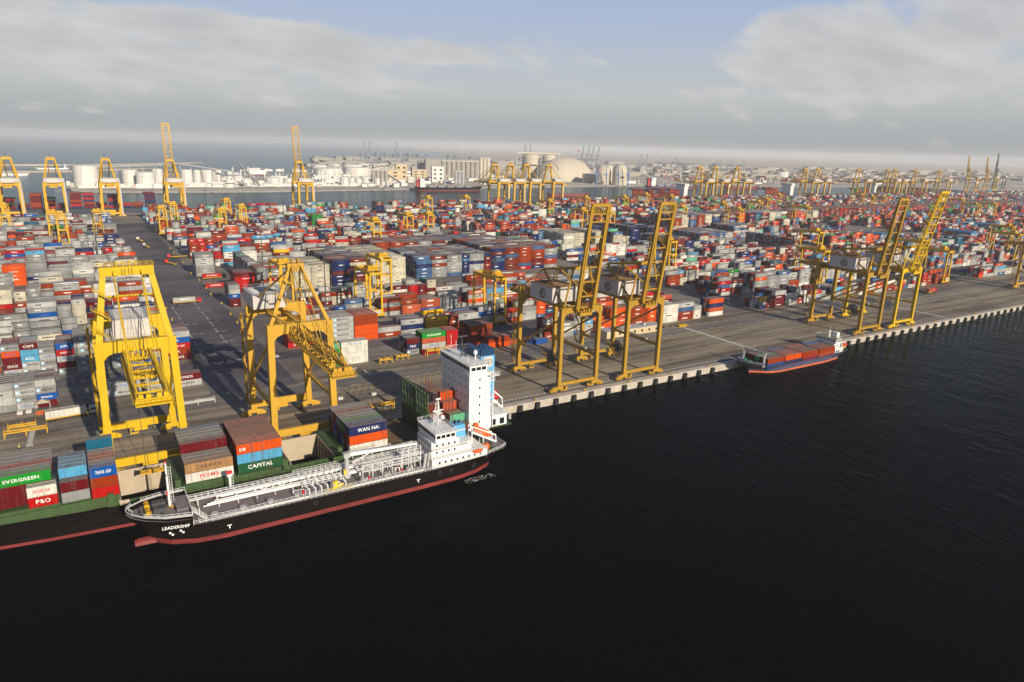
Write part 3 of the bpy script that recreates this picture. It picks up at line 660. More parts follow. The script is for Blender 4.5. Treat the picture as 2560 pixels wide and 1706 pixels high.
def mass(name, recs, label):
    n = len(recs)
    X = np.array([r['x'] for r in recs]); Y = np.array([r['y'] for r in recs]); Z = np.array([r['z'] for r in recs]); L = np.array([LEN[r['s']] for r in recs])
    rs = np.random.RandomState(3); X = X+rs.uniform(-.12, .12, n); Y = Y+rs.uniform(-.03, .03, n)
    C = np.array([PAL[r['c']][0] for r in recs]); C = np.clip(C*rs.uniform(.82, 1.15, (n, 1)), 0, 1)
    D = np.array(DUST); CT = C*.36+D*.64
    def boxes(x0, y0, z0, x1, y1, z1):
        c = np.stack([np.stack(v, -1) for v in ((x0,y0,z0),(x1,y0,z0),(x1,y1,z0),(x0,y1,z0),(x0,y0,z1),(x1,y0,z1),(x1,y1,z1),(x0,y1,z1))], 1)
        return c.reshape(-1, 3)
    V = boxes(X, Y, Z, X+L, Y+CW, Z+CH-.03)
    pat = np.array([[4,5,6,7],[0,1,5,4],[1,2,6,5],[2,3,7,6],[3,0,4,7]])
    Fq = (np.arange(n)[:, None, None]*8+pat[None]).reshape(-1, 4)
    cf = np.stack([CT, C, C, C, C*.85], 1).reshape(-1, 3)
    # flat print on the long side: a light or dark mark where the lettering would be
    sel = np.where(rs.rand(n) < .62)[0]; m = len(sel)
    lum = C[sel].mean(1); pc = np.where(lum[:, None] > .28, np.array([[.10, .10, .12]]), np.array([[.62, .62, .60]]))*rs.uniform(.7, 1.1, (m, 1))
    u0 = rs.uniform(.2, .4, m); u1 = u0+rs.uniform(.2, .42, m); z0 = Z[sel]+rs.uniform(.9, 1.15, m); z1 = z0+rs.uniform(.45, .75, m)
    P = np.stack([np.stack([X[sel]+L[sel]*u0, Y[sel]-.03, z0], -1), np.stack([X[sel]+L[sel]*u1, Y[sel]-.03, z0], -1), np.stack([X[sel]+L[sel]*u1, Y[sel]-.03, z1], -1), np.stack([X[sel]+L[sel]*u0, Y[sel]-.03, z1], -1)], 1).reshape(-1, 3)
    Fd = np.arange(m*4).reshape(-1, 4)+len(V)
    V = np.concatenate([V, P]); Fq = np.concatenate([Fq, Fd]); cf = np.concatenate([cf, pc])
    me = bpy.data.meshes.new(name); me.vertices.add(len(V)); me.vertices.foreach_set('co', V.ravel().astype(np.float32))
    me.loops.add(len(Fq)*4); me.loops.foreach_set('vertex_index', Fq.ravel().astype(np.int32)); me.polygons.add(len(Fq)); me.polygons.foreach_set('loop_start', np.arange(0, len(Fq)*4, 4, dtype=np.int32))
    me.update(calc_edges=True); me.materials.append(CM)
    a = me.color_attributes.new('Col', 'FLOAT_COLOR', 'CORNER'); cc = np.concatenate([cf, np.ones((len(cf), 1))], 1); a.data.foreach_set('color', np.repeat(cc, 4, 0).ravel().astype(np.float32))
    o = link(name, me); stuff(tag(o, label, 'containers')); return o
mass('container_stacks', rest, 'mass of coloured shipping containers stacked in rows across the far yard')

# ------------------------------------------------------------------ cranes
def ladder(b, x, y, z0, z1, w=.6, d=.5):
    b.rail([(x, y, z0), (x, y, z1)], 0, 99, .1, rows=(0,), posts=False); b.rail([(x+w, y, z0), (x+w, y, z1)], 0, 99, .1, rows=(0,), posts=False)
    z = z0
    while z < z1: b.tube((x, y, z), (x+w, y, z), .05, 3, caps=False); z += .8
def bogie_mb():
    b = MB(); b.frontprism([(-4.4, 1.2), (4.4, 1.2), (3.2, 2.0), (1.0, 2.7), (-1.0, 2.7), (-3.2, 2.0)], -.45, .45)
    for s in (-2.5, 2.5):
        b.frontprism([(s-1.7, .55), (s+1.7, .55), (s+1.2, 1.35), (s-1.2, 1.35)], -.55, .55)
        b.box(s-.5, -.95, .7, s+.5, -.55, 1.3)
    for s in (-3.7, -2.6, -1.4, 1.4, 2.6, 3.7): b.tube((s, -.3, .46), (s, .3, .46), .36, 10, 1)
    return b
BOG = {}
def sts(name, label, loc, rz, style, m, up, kw=None, group='ship to shore cranes', bl=None):
    kw = kw or {}
    r = thing(name, label, 'crane', loc, rz, group)
    big = style == 'A'; PZ = 37.4 if big else 32.6; PT = 40.6 if big else 35.0; lw = (2.5 if kw.get('white') else 1.9) if big else 1.45; hx = kw.get('hx', 9.4)
    far = kw.get('far', False)
    if m.name not in BOG: BOG[m.name] = bogie_mb().mesh('bogie', [m, DGR])
    for sx in (-1, 1):
        for y in (0, 30.5):
            x = sx*hx
            b = MB()
            top = PT if y == 0 or big else PT+3.6*(1 if not big else 0)
            b.beam((x, y, 2.9), (x*(.93 if big else 1), y, top), lw, lw*1.1, 0, lw*1.05, lw*1.2)
            b.build('leg', m, r)
            link('bogie', BOG[m.name], r, (x, y, 0))
    for y in (0, 30.5):
        b = MB(); b.box(-hx+lw/2, y-.5, 2.9 if not big else 3.2, hx-lw/2, y+.5, 4.1 if not big else 5.6); 
        if big: b.box(-2, y-.9, 2.0, 2, y+.9, 3.2)
        b.build('sill_beam', m, r)
    # portal beams with haunches
    for y in (0, 30.5):
        e = hx*(.93 if big else 1)-lw/2; h = 2.0 if big else 1.8
        b = MB(); z1 = PT; z0 = PZ if big else PZ+.3
        hh = [(-e, z1), (-e, z0-h), (-e+h*.5, z0-h*.35), (-e+h*1.3, z0), (e-h*1.3, z0), (e-h*.5, z0-h*.35), (e, z0-h), (e, z1)]
        b.frontprism(hh[::-1], y-.75, y+.75); b.rail([(-e, y-.8, z1), (e, y-.8, z1)], 1.1, 2.2, .09)
        b.build('portal_beam', m, r)
    # side frames: tie beam, brace, walkway
    for sx in (-1, 1):
        x = sx*hx; tz = 13.5
        b = MB(); b.box(x-.45, .8, tz-.55, x+.45, 29.7, tz+.45); b.rail([(x-.5, .9, tz+.45), (x-.5, 29.6, tz+.45)], 1.1, 2.4, .08); b.rail([(x+.5, .9, tz+.45), (x+.5, 29.6, tz+.45)], 1.1, 2.4, .08)
        b.build('tie_beam', m, r)
        b = MB(); b.tube((x, 29.6, tz+.3), (x*.96, 1.0, PZ-2.2), .42, 8); b.build('diagonal_brace', m, r)
    # main girder and backreach
    gz = PZ-1.2 if big else PZ+.3; g1 = gz+1.9; back = kw.get('back', 47); gx = kw.get('gx', 3.6)
    for sx in (-1, 1):
        b = MB(); b.box(sx*gx-.5, -1.2, gz, sx*gx+.5, back, g1); b.rail([(sx*(gx+1.0), 0, g1), (sx*(gx+1.0), back, g1)], 1.1, 2.5, .08); b.box(sx*(gx+.5), 0, g1-.15, sx*(gx+1.1), back, g1-.03)
        b.build('girder', m, r)
    b = MB(); y = 6
    while y < back: MB().box(-gx+.5, y-.25, gz+.3, gx-.5, y+.25, gz+1.2).beam((-gx+.5, y-4, gz+.8), (gx-.5, y, gz+.8), .25, .25).build('girder_cross_member', m, r); y += 8
    b.box(-gx-.5, back, gz, gx+.5, back+.6, g1); b.build('girder_end_beam', m, r)
    if not big and not kw.get('white'):
        b = MB()
        for q in range(7): b.box(-7.6, 29.3+q*.9, gz-3.4+abs(3-q)*.5, -7.5, 29.9+q*.9, gz)
        b.build('cable_festoon', DGR, r)
    # machinery house
    hx0, hx1, hy0, hy1, hz = kw.get('house', (-8.4, 3.8, 8.5, 24.5, 6.2) if not big else (-5.2, 4.2, 2.5, 18.5, 5.2)); hb = (PT if big else PT+.25)
    b = MB(); b.box(hx0, hy0, hb, hx1, hy1, hb+hz)
    for q in range(1, 5): b.box(hx0+(hx1-hx0)*q/5-.06, hy0-.05, hb, hx0+(hx1-hx0)*q/5+.06, hy0, hb+hz); b.box(hx0-.05, hy0+(hy1-hy0)*q/5-.06, hb, hx0, hy0+(hy1-hy0)*q/5+.06, hb+hz)
    hm = b.build('machinery_house', WHT, r)
    b = MB(); b.box(hx0-.15, hy0-.15, hb+hz, hx1+.15, hy1+.15, hb+hz+.25, 0)
    for q in range(9): b.box(hx0+1, hy0+1+(hy1-hy0-2)*q/9, hb+hz+.25, hx1-1, hy0+1.5+(hy1-hy0-2)*q/9, hb+hz+.4, 0)
    b.rail([(hx0, hy0, hb+hz+.25), (hx1, hy0, hb+hz+.25), (hx1, hy1, hb+hz+.25), (hx0, hy1, hb+hz+.25), (hx0, hy0, hb+hz+.25)], 1.0, 2.5, .07)
    link('roof', b.mesh('roof', BRN if not big else GRYL), hm)
    b = MB(); b.box(hx1-4, hy0-.1, hb+.3, hx1-3, hy0-.05, hb+2.4); b.box(hx0+3, hy0-.1, hb+2.6, hx0+6.5, hy0-.06, hb+2.9); link('door', b.mesh('door', GRYL), hm)
    if kw.get('logo'):
        b = MB(); n = 28; cy, cz = (hy0+hy1)/2-1, hb+hz/2; R0 = 2.1
        def arc(a0, a1, ra, rb, mi, k=12, dx=-.09):
            v = []
            for i in range(k+1):
                a = a0+(a1-a0)*i/k; w0 = ra if callable(ra) is False else ra(i/k); 
                v += [(hx0+dx, cy-math.cos(a)*w0, cz+math.sin(a)*w0), (hx0+dx, cy-math.cos(a)*rb, cz+math.sin(a)*rb)]
            b.add(v, [(2*i, 2*i+1, 2*i+3, 2*i+2) for i in range(k)], mi)
        arc(rad(150), rad(10), 1.45, R0, 0); arc(rad(150), rad(360), 1.45, R0, 1); arc(rad(40), rad(170), .55, 1.05, 1, dx=-.11); arc(rad(180), rad(330), .5, .95, 0, dx=-.12)
        b.add([(hx0-.13, cy+1.3, cz-.15), (hx0-.13, cy-1.2, cz+.1), (hx0-.13, cy-1.2, cz+.4), (hx0-.13, cy+1.3, cz+.1)], [(0,1,2,3)], 1)
        link('logo', b.mesh('logo', [GRNP, mat('logo_maroon', (.16, .02, .04), .5)]), hm)
    # top frame
    if big:
        AZ = kw.get('apex', 60.5); ax = kw.get('ax', 5.7)
        for sx in (-1, 1):
            b = MB(); aw = kw.get('aw', 1.7); b.beam((sx*hx*.9, 0, PT-.2), (sx*ax, 2.0, AZ), aw, aw*.95, 0, aw*.85, aw*.8); b.build('apex_leg', m, r)
            b = MB(); b.tube((sx*ax, 2.4, AZ-1), (sx*hx*.88, 30.5, PT), .55 if kw.get('white') else .32, 6); b.build('back_stay', m, r)
        b = MB(); b.box(-ax-1, 1.0, AZ-1.8, ax+1, 3.2, AZ+.6)
        for q in ((-2.4, -.8, .8, 2.4) if ax > 3 else (-.9, .9)): b.tube((q-.2, 2.0, AZ+1.2), (q+.2, 2.0, AZ+1.2), .9, 10)
        b.rail([(-ax-1, .8, AZ+.6), (ax+1, .8, AZ+.6)], 1.1, 1.6, .09); b.rail([(-ax-1, 3.4, AZ+.6), (ax+1, 3.4, AZ+.6)], 1.1, 1.6, .09)
        b.build('apex_beam', m, r)
        b = MB(); b.tube((-ax, 1.4, AZ-7.5), (ax, 1.4, AZ-7.5), .3, 6); b.tube((-ax-1.6, 1.0, AZ-14), (-ax+.4, 1.0, AZ-14), .3, 6); b.build('cross_tube', m, r)
        if not kw.get('white'):
            b = MB()
            for q in range(3):
                zz = PT+3+q*5.2; xo = -hx*.9+(zz-PT)*(hx*.9-ax)/(AZ-PT)
                b.beam((xo-2.2, -1.2, zz+1.6), (xo+2.0, -1.2, zz-1.4), .9, .15); b.rail([(xo-2.2, -1.6, zz+1.7), (xo+2.0, -1.6, zz-1.3)], 1.1, 1.4, .09)
            b.build('stairway', m, r)
    else:
        T1z, T2z = kw.get('mast', (50.5, 47.0)); ax = 3.9
        for sx in (-1, 1):
            b = MB(); b.tube((sx*hx*.86, .6, PT), (sx*ax, 1.2, T1z), .42, 8); b.build('mast_leg', m, r)
            b = MB(); b.tube((sx*ax, 22, T2z), (sx*hx*.86, .8, PT+.4), .5, 8); b.build('mast_brace', m, r)
            b = MB(); b.tube((sx*ax, 1.2, T1z), (sx*ax, 22, T2z), .48, 8); b.build('mast_tie', m, r)
            b = MB(); b.tube((sx*ax, 22, T2z), (sx*hx*.95, 30.5, PT+3.4), .28, 6); b.tube((sx*ax, 12, (T1z+T2z)/2), (sx*ax, 16, PT+6.6), .25, 6); b.build('back_stay', m, r)
        b = MB(); b.box(-ax-.6, .4, T1z-.7, ax+.6, 2.0, T1z+.6); b.tube((-ax, 22, T2z), (ax, 22, T2z), .4, 8); b.tube((-ax, 11, (T1z+T2z)/2), (ax, 11, (T1z+T2z)/2), .25, 6)
        b.rail([(-ax, .3, T1z+.6), (ax, .3, T1z+.6)], 1.1, 1.5, .09); b.build('mast_head', m, r)
    # boom
    L = bl or (58 if big else 44); hinge = Vector((kw.get('ox', 0), -1.8, gz+.9)); an = rad(up)
    bx = gx; d = Vector((0, -math.cos(an), math.sin(an))); nrm = Vector((0, math.sin(an), math.cos(an)))   # nrm: upper side of the lowered boom
    P = lambda s, x, o=0.: hinge+d*s+Vector((x, 0, 0))+nrm*o
    lat = kw.get('lattice', False)
    for sx in (-1, 1):
        b = MB()
        if not lat:
            b.beam(P(0, sx*bx), P(L*.62, sx*bx), .8, 3.0 if kw.get('white') else 2.1, 0); b.beam(P(L*.62, sx*bx, .1), P(L, sx*bx, .25), .8, 2.6 if kw.get('white') else 1.9, 0, .8, 1.2)
            b.beam(P(1, sx*(bx+.75), -.9), P(L, sx*(bx+.75), -.5), .6, .12)
            if up > 20: b.rail([P(2, sx*(bx+1.0), -.4), P(L, sx*(bx+1.0), -.2)], 0, 99, .12, rows=(0,), posts=False)
            else: b.rail([P(2, sx*(bx+1.0), -.8), P(L, sx*(bx+1.0), -.5)], 1.1, 2.2, .08)
        else:
            b.beam(P(0, sx*bx), P(L, sx*bx), .75, .85)
            top = Vector((sx*(-bx+1.4), 0, 0)); n_ = int(L/4.2)
            b.beam(P(1, sx*1.4, 3.3), P(L-4, sx*1.4, 3.3), .35, .35)
            for q in range(n_):
                s0 = L*q/n_; s1 = L*(q+1)/n_; sm_ = (s0+s1)/2
                b.beam(P(s0, sx*bx), P(min(sm_, L-4), sx*1.4, 3.3), .24, .24); b.beam(P(min(sm_, L-4), sx*1.4, 3.3), P(s1, sx*bx), .24, .24)
            b.rail([P(2, sx*(bx+1.0), .2), P(L, sx*(bx+1.0), .2)], 1.1 if up < 20 else 0, 2.0, .09, posts=up < 20, rows=(1., .5) if up < 20 else (0,))
            b.beam(P(1, sx*(bx+.75), 0), P(L, sx*(bx+.75), 0), .6, .12)
        b.build('boom', m, r)
    b = MB(); n_ = int(L/(5.5 if not lat else 4.2))
    for q in range(1, n_+1):
        s = L*q/n_
        if far: b.beam(P(s, -bx+.4), P(s, bx-.4), .35, .5)
        else: MB().beam(P(s, -bx+.4), P(s, bx-.4), .35, .5).build('boom_cross_bar', m, r)
        if q > 1 and (big or lat or q % 2):
            if far: b.beam(P(s-L/n_, (-bx+.4)*(-1)**q), P(s, (bx-.4)*(-1)**q), .22, .22)
            else: MB().beam(P(s-L/n_, (-bx+.4)*(-1)**q), P(s, (bx-.4)*(-1)**q), .22, .22).build('boom_brace', m, r)
    b.beam(P(L+.4, -bx-.6), P(L+.4, bx+.6), .9, 1.2)
    if up > 20:
        b.beam(P(L-3.0, -bx+.4), P(L-3.0, bx-.4), .4, .5)
        for q in range(6): xx = -bx+.9+q*(2*bx-1.8)/5; b.beam(P(L-3.0, xx), P(L, xx), .22, .3)
    else:
        ox = hinge.x; b.cb(ox, hinge.y-L-.8, gz+.3, 2*bx+1.4, 2.6, .3); b.rail([(ox-bx-.7, hinge.y-L-2, gz+.4), (ox+bx+.7, hinge.y-L-2, gz+.4)], 1.2, 1.2, .1)
        for q in (-.8*bx, -.3*bx, .4*bx, .85*bx): b.cb(ox+q, hinge.y-L+.2, gz+1.6, 1.0, 1.2, 1.7)
    b.build('boom_tip', m, r)
    # stays
    if up < 20:
        AZ = kw.get('apex', 60.5) if big else T1z; axx = min(3.4, kw.get('ax', 5.7))
        for sx in (-1, 1):
            for s in ((.45, .93) if not kw.get('white') else (.5, .95)):
                b = MB(); b.tube((sx*axx, 1.4, AZ), P(L*s, sx*bx, 1.0), .4 if kw.get('white') else .16, 5); b.build('forestay', m, r)
        b = MB()
        for q in (-1.2, -.5, .5, 1.2): b.tube((q, 1.2, AZ+.4), (q*1.1, -L*.82, gz+1.6), .06, 3, caps=False)
        b.build('hoist_wire', DGR, r)
    else:
        for sx in (-1, 1):
            b = MB(); mid = P(L*.42, sx*bx, 3.4) if not big else P(L*.3, sx*bx, 2.5); tp = Vector((sx*3.4, 1.4, (kw.get('apex', 60.5) if big else T1z)))
            b.tube(tp, mid, .17, 5); b.tube(mid, P(L*.75 if not big else L*.6, sx*bx, 1.0), .17, 5); b.build('forestay', m, r)
    # hinge machinery
    b = MB(); b.box(-gx+.6, -3.4, gz-1.0, gx-.6, -1.4, gz+.4)
    for q in range(5): b.box(-3+q*1.3, -3.8, gz+.4, -2.3+q*1.3, -1.6, gz+1.2+q % 2*.7)
    b.rail([(-gx, -3.6, gz+.4), (gx, -3.6, gz+.4)], 1.2, 1.2, .1); b.build('hinge_platform', m, r)
    # trolley and cab
    ty = kw.get('trolley', 8 if up > 20 else -20)
    b = MB(); b.box(-3.1, ty-2.5, gz-1.2, 3.1, ty+2.5, gz-.4, 0); b.box(-2.6, ty-2, gz-1.6, 2.6, ty+2, gz-1.2, 0); b.rail([(-3.1, ty-2.6, gz-.4), (3.1, ty-2.6, gz-.4)], 1.1, 1.4, .09)
    b.build('trolley', m, r)
    b = MB(); b.box(1.4, ty+2.6, gz-3.9, 3.4, ty+4.8, gz-1.3, 0); b.box(1.5, ty+2.5, gz-3.4, 3.3, ty+2.6, gz-2.2, 1); b.box(1.35, ty+2.8, gz-3.4, 1.4, ty+4.6, gz-2.2, 1); b.build('operator_cab', [WHT, GLS], r)
    if far: return r
    # cable reel, stairs, electrical box
    b = MB(); cx = -hx-.5 if not big else -hx*.3; cy = 5.0 if not big else 31.6; cz_ = 13.2 if not big else 9.0; RR = kw.get('reel', 3.3)
    if not big or kw.get('reel'):
        for i in range(26):
            a = 2*math.pi*i/26; b.beam((cx, cy, cz_), (cx, cy+math.cos(a)*RR, cz_+math.sin(a)*RR), .16, .2)
        for rr in (RR*.55, RR*.78, RR):
            v = [(cx, cy+math.cos(2*math.pi*i/20)*rr, cz_+math.sin(2*math.pi*i/20)*rr) for i in range(20)]
            for i in range(20): b.beam(v[i], v[(i+1) % 20], .14, .3)
        b.tube((cx-.4, cy, cz_), (cx+.6, cy, cz_), .7, 10); b.build('cable_reel', DGR if not kw.get('palereel') else GRYL, r)
    b = MB(); x0 = -hx-lw/2-.7 if not big else -hx-1.4; y0 = 31.5; z = 4.
    k = 0
    while z < PZ:
        ya, yb = (y0, y0+2.2) if k % 2 == 0 else (y0+2.2, y0)
        b.beam((x0, ya, z), (x0, yb, z+2.4), .75, .12); b.rail([(x0-.38, ya, z), (x0-.38, yb, z+2.4)], 1.0, 1.5, .08); b.cb(x0, yb, z+2.4, 1.0, .9, .1); b.rail([(x0-.5, yb-.4, z+2.4), (x0-.5, yb+.4, z+2.4)], 1.0, 1.2, .08)
        z += 2.4; k += 1
    b.tube((x0, y0-.3, 3.5), (x0, y0-.3, PZ), .1, 4); b.tube((x0, y0+2.6, 3.5), (x0, y0+2.6, PZ), .1, 4); b.build('stairway', m, r)
    b = MB(); b.cb(-2.0, 31.4, 1.5, 2.4, 1.2, 1.9); b.cb(-2.0, 30.75, 1.6, 1.8, .06, 1.0, 1); b.build('electrical_box', [m, DGR], r)
    b = MB(); b.cb(hx-2.5, -1.2, 2.4, 1.1, .9, 1.2); b.cb(-hx+2.9, -1.2, 2.2, 1.0, .9, 1.0); b.build('equipment_box', m, r)
    if kw.get('sign'):
        xs = -hx-.62
        b = MB(); b.box(xs-.06, 12.0, 12.9, xs+.06, 23.5, 15.4); sg = b.build('name_board', WHT, r)
        # Arabic lettering, shaped by hand, facing -X : text runs from +Y to -Y seen from the left
        ar = '\uFE94\uFEF4\uFEE4\uFEDF\uFE8E\uFECC\uFEDF\uFE8D \uFEF2\uFE91\uFEA9 \uFE8A\uFEE7\uFE8D\uFEEE\uFEE3'
        text(ar, T_BLK, sg, xs-.08, 22.8, 13.35, 1.6, 10.2, rot=(rad(90), 0, rad(-90)))
        b = MB()
        for q in range(9): b.tube((hx+.55, 8+q*1.5, 14.2), (hx+.55, 9.1+q*1.5, 14.2), .65, 8)
        b.build('flood_light_row', GRYL, r)
    return r
sts('quay_crane', 'bright yellow quay crane at left, boom reaching low over the container ship', (11, 216, 0), 0, 'A', YELB, 0, dict(reel=None, trolley=-17, hx=9.9, back=36, gx=3.2), bl=42)
sts('quay_crane', 'pale yellow quay crane with lattice boom lowered beside the tall white box stack', (57, 216, 0), 0, 'A', YEL, 0, dict(lattice=True, house=(-9, 2, 23, 38, 4.6), back=42, hx=9.9, trolley=22, apex=58.5, reel=3.6, ax=1.5, aw=1.15, gx=2.4, ox=-1.4), bl=43)
sts('quay_crane', 'faded yellow crane with raised boom nearest the white ship tower', (168.9, 216, 0), 0, 'C', OCH, 81, dict(logo=True, sign=True), bl=42)
sts('quay_crane', 'faded yellow crane with raised boom between its left twin and the white berth line', (203.4, 216, 0), 0, 'C', OCH, 81, dict(logo=True, sign=True), bl=42)
sts('quay_crane', 'dull yellow crane with raised box boom standing behind the blue feeder ship', (374.2, 216, 0), 0, 'C', OCH, 82, dict(logo=True, sign=True, mast=(47.5, 45)), bl=41)
sts('quay_crane', 'bright yellow crane with slanting lattice boom and clear box tip', (408, 216, 0), 0, 'C', YELB, 79, dict(lattice=True, sign=True, palereel=True, mast=(47, 44)), bl=45)
sts('quay_crane', 'yellow quay crane cut off by the right edge, beyond the parked cars', (629, 216, 0), 0, 'C', YEL, 80, dict(sign=True))

MB().box(66.2, 247.8, .5, 67.9, 249.5, 41.0).build('lift_tower', TANKW, None) if False else None
for o_ in list(bpy.data.objects):
    if o_.get('label', '').startswith('pale yellow quay crane'): MB().box(9.3, 31.7, .5, 10.9, 33.4, 41.2).build('lift_tower', TANKW, o_); break
# spreader with ropes under the left crane
tt = thing('spreader', 'yellow lifting spreader hanging on ropes in the left open hold', 'spreader', (10.6, 199.5, 7.0))
b = MB(); b.box(-3, -1.1, 0, 3, -.7, .5); b.box(-3, .7, 0, 3, 1.1, .5); b.box(-3.2, -1.2, -.2, -2.8, 1.2, .7); b.box(-2.8, -.3, .1, 2.8, .3, .4); b.box(2.8, -1.2, -.2, 3.2, 1.2, .7); b.box(-1.2, -.7, .3, 1.2, .7, 1.0); b.build('frame', YEL, tt)
b = MB()
for sx in (-1.6, 1.6):
    for sy in (-.8, .8): b.tube((sx, sy, .9), (sx*1.0, sy*1.6, 28.0), .05, 3, caps=False)
b.build('rope', DGR, tt)

# ------------------------------------------------------------------ back quay cranes
def xat(px_, Y, z=0.):
    c = px_-1280
    # (p.IX)*F = c*(p.FW)
    A = IX.x*F_-c*FW.x; B = (IX.y*F_-c*FW.y)*Y+(IX.z*F_-c*FW.z)*(z-H_)
    return -B/A
AKW = dict(white=True, far=True, apex=67, ax=3.6, aw=2.5, house=(-6, 6, 20, 34, 4.5), back=50, hx=10)
bq = []
proto = None
def back_crane(Xc, label, up=0, blen=58, Yw=1009.5):
    global proto
    if up == 0:
        if proto is None:
            proto = sts('back_quay_crane', label, (Xc, Yw, 0), math.pi, 'A', YELD, 0, AKW, 'cranes along the back quay', blen)
            b = MB(); b.box(-11.6, 29.9, .5, -10.2, 32.0, 41.5); b.build('lift_tower', GRYL, proto)
            b = MB(); b.box(-11, 29.5, 41.2, 9, 33.5, 45.6); b.build('electrical_house', GRYL, proto)
            b = MB(); b.tube((0, 2, 68), (0, 2, 72), .12, 4); b.box(-.2, 1.9, 70.6, 1.6, 2.1, 72); b.build('flag', DGR, proto)
            return proto
        return copy_tree(proto, (Xc, Yw, 0), math.pi, label)
    r = sts('back_quay_crane', label, (Xc, Yw, 0), math.pi, 'A', YELD, up, AKW, 'cranes along the back quay', blen)
    b = MB(); b.box(-11.6, 29.9, .5, -10.2, 32.0, 41.5); b.build('lift_tower', GRYL, r)
    b = MB(); b.box(-11, 29.5, 41.2, 9, 33.5, 45.6); b.build('electrical_house', GRYL, r); return r
YG = 1009.5-31
for px_, lab in ((64, 'yellow back quay crane at the left edge of the picture'), (172.7, 'yellow back quay crane second from the left edge'), (308.7, 'yellow back quay crane third from left, before the small white tanks')):
    back_crane(xat(px_, YG)-10.8, lab)
back_crane(xat(467.8, YG)-10.8, 'tall yellow back quay crane with boom up, left of its lone raised twin', 86, 74)
back_crane(xat(787, YG)-10.8, 'lone yellow back quay crane with boom up before the white oil tanks', 85, 76)
for px_, w_ in ((1272, 'leftmost'), (1311, 'second'), (1350, 'third'), (1406, 'rightmost')): back_crane(xat(px_, YG)-10.8, 'yellow back quay crane, %s of the four before the domes' % w_)
for px_, w_ in ((1780, 'left'), (1818, 'middle'), (1872, 'right')): back_crane(xat(px_, YG)-10.8, 'yellow back quay crane, %s one of three beyond the lattice cranes' % w_)
for px_, w_ in ((2041, 'first'), (2071, 'second'), (2171, 'third'), (2244, 'fourth'), (2262, 'fifth'), (2312, 'sixth'), (2372, 'seventh')): back_crane(xat(px_, YG)-10.8, 'hazy yellow crane, %s of the far right group on the back quay' % w_)
far_up = None
for px_, w_, yy in ((2440, 'pale raised boom crane left of the dark green one', 1150), (2486, 'pale crane with raised boom nearest the dark green crane', 1180)):
    r = back_crane(xat(px_, yy-31), w_, 84, 70, yy)
r = sts('harbour_crane', 'dark green crane with a raised boom far at the right', (xat(2514, 1200), 1240, 0), math.pi, 'A', mat('crane_dark_green', (.03, .07, .05), .5), 88, AKW, 'cranes along the back quay', 82)

# ------------------------------------------------------------------ rubber tyred gantry cranes
def rtg_proto(label, loc):
    r = thing('yard_gantry_crane', label, 'gantry crane', loc, 0, 'gantry cranes in the container yard'); r.scale = (1, 1, 1.18)
    m = YELD
    for y in (0, 23.6):
        for x in (-3.7, 3.7):
            b = MB(); b.beam((x, y, 1.9), (x*.86, y, 21.2), 1.05, .9); b.build('leg', m, r)
        b = MB(); b.box(-5.2, y-.5, 1.2, 5.2, y+.5, 2.2); b.box(-1.8, y+.6, 1.4, 1.8, y+1.9, 3.2); b.build('sill_beam', m, r)
        b = MB(); b.tube((-3.4, y, 7), (3.2, y, 13.5), .18, 5); b.tube((3.5, y, 3), (-3.3, y, 7), .18, 5); b.box(-3.3, y-.25, 13.2, 3.3, y+.25, 13.8); b.build('brace', m, r)
        b = MB()
        for x in (-4.3, -2.9, 2.9, 4.3): b.tube((x, y-.35, .75), (x, y+.35, .75), .75, 10)
        b.build('wheel', BLKR, r)
    for x in (-3.1, 3.1):
        b = MB(); b.box(x-.45, -1.2, 21.2, x+.45, 24.8, 22.6); b.rail([(x*1.3, -1.2, 22.6), (x*1.3, 24.8, 22.6)], 1.1, 2.4, .1); b.build('girder', m, r)
    b = MB(); b.box(-3.1, -1.2, 21.4, 3.1, -.5, 22.4); b.box(-3.1, 24.1, 21.4, 3.1, 24.8, 22.4); b.build('end_beam', m, r)
    t = MB().box(-3.4, 3, 22.7, 3.4, 8, 23.2).box(-2.6, 3.6, 23.2, -.4, 7.2, 25.0).tube((.4, 5.5, 24.3), (2.8, 5.5, 24.3), .9, 8).box(-1, 4, 23.2, 3, 4.8, 24.4).rail([(-3.4, 3, 23.2), (3.4, 3, 23.2), (3.4, 8, 23.2)], 1.1, 1.8, .1).build('trolley', m, r)
    MB().box(1.6, 1.0, 18.6, 3.3, 2.9, 21.0).box(1.7, .95, 19.2, 3.2, 1.0, 20.2, 1).build('operator_cab', [m, GLS], r)
    MB().box(-3.2, 4.6, 13.2, 3.2, 6.4, 13.8).tube((-2, 5.5, 13.8), (-2, 5.5, 22.6), .06, 3).tube((2, 5.5, 13.8), (2, 5.5, 22.6), .06, 3).build('spreader', m, r)
    MB().box(-3.0, -1.6, 2.2, 3.0, -.5, 4.6).box(-2.4, -1.7, 2.6, -.2, -1.6, 4.2, 1).box(.2, -1.7, 2.6, 2.4, -1.6, 4.2, 1).build('generator_housing', [m, GRYL], r)
    return r
RT = None
RTGS = []   # (px top-centre of the near end beam in display px, label)
def rtg(dx, dy, label, Y=None):
    """display pixel of the top of the near end"""
    global RT
    X, Yg = at(dx*2560/2353, dy*1706/1568, 26.5)
    if Y is None:
        fr_ = [v-2.7 for v in (([289.5, 331, 374, 418, 460, 503, 545, 587, 629, 671, 713, 755, 797, 839, 881, 923]) if X < 38 else [284.5, 325, 367, 409]+[451+41.5*q for q in range(13)])]
        Y = min(fr_, key=lambda v: abs(v-Yg))
    X = xat(dx*2560/2353, Y, 26.5); Yg = Y
    RTGS.append((X, Yg, label))
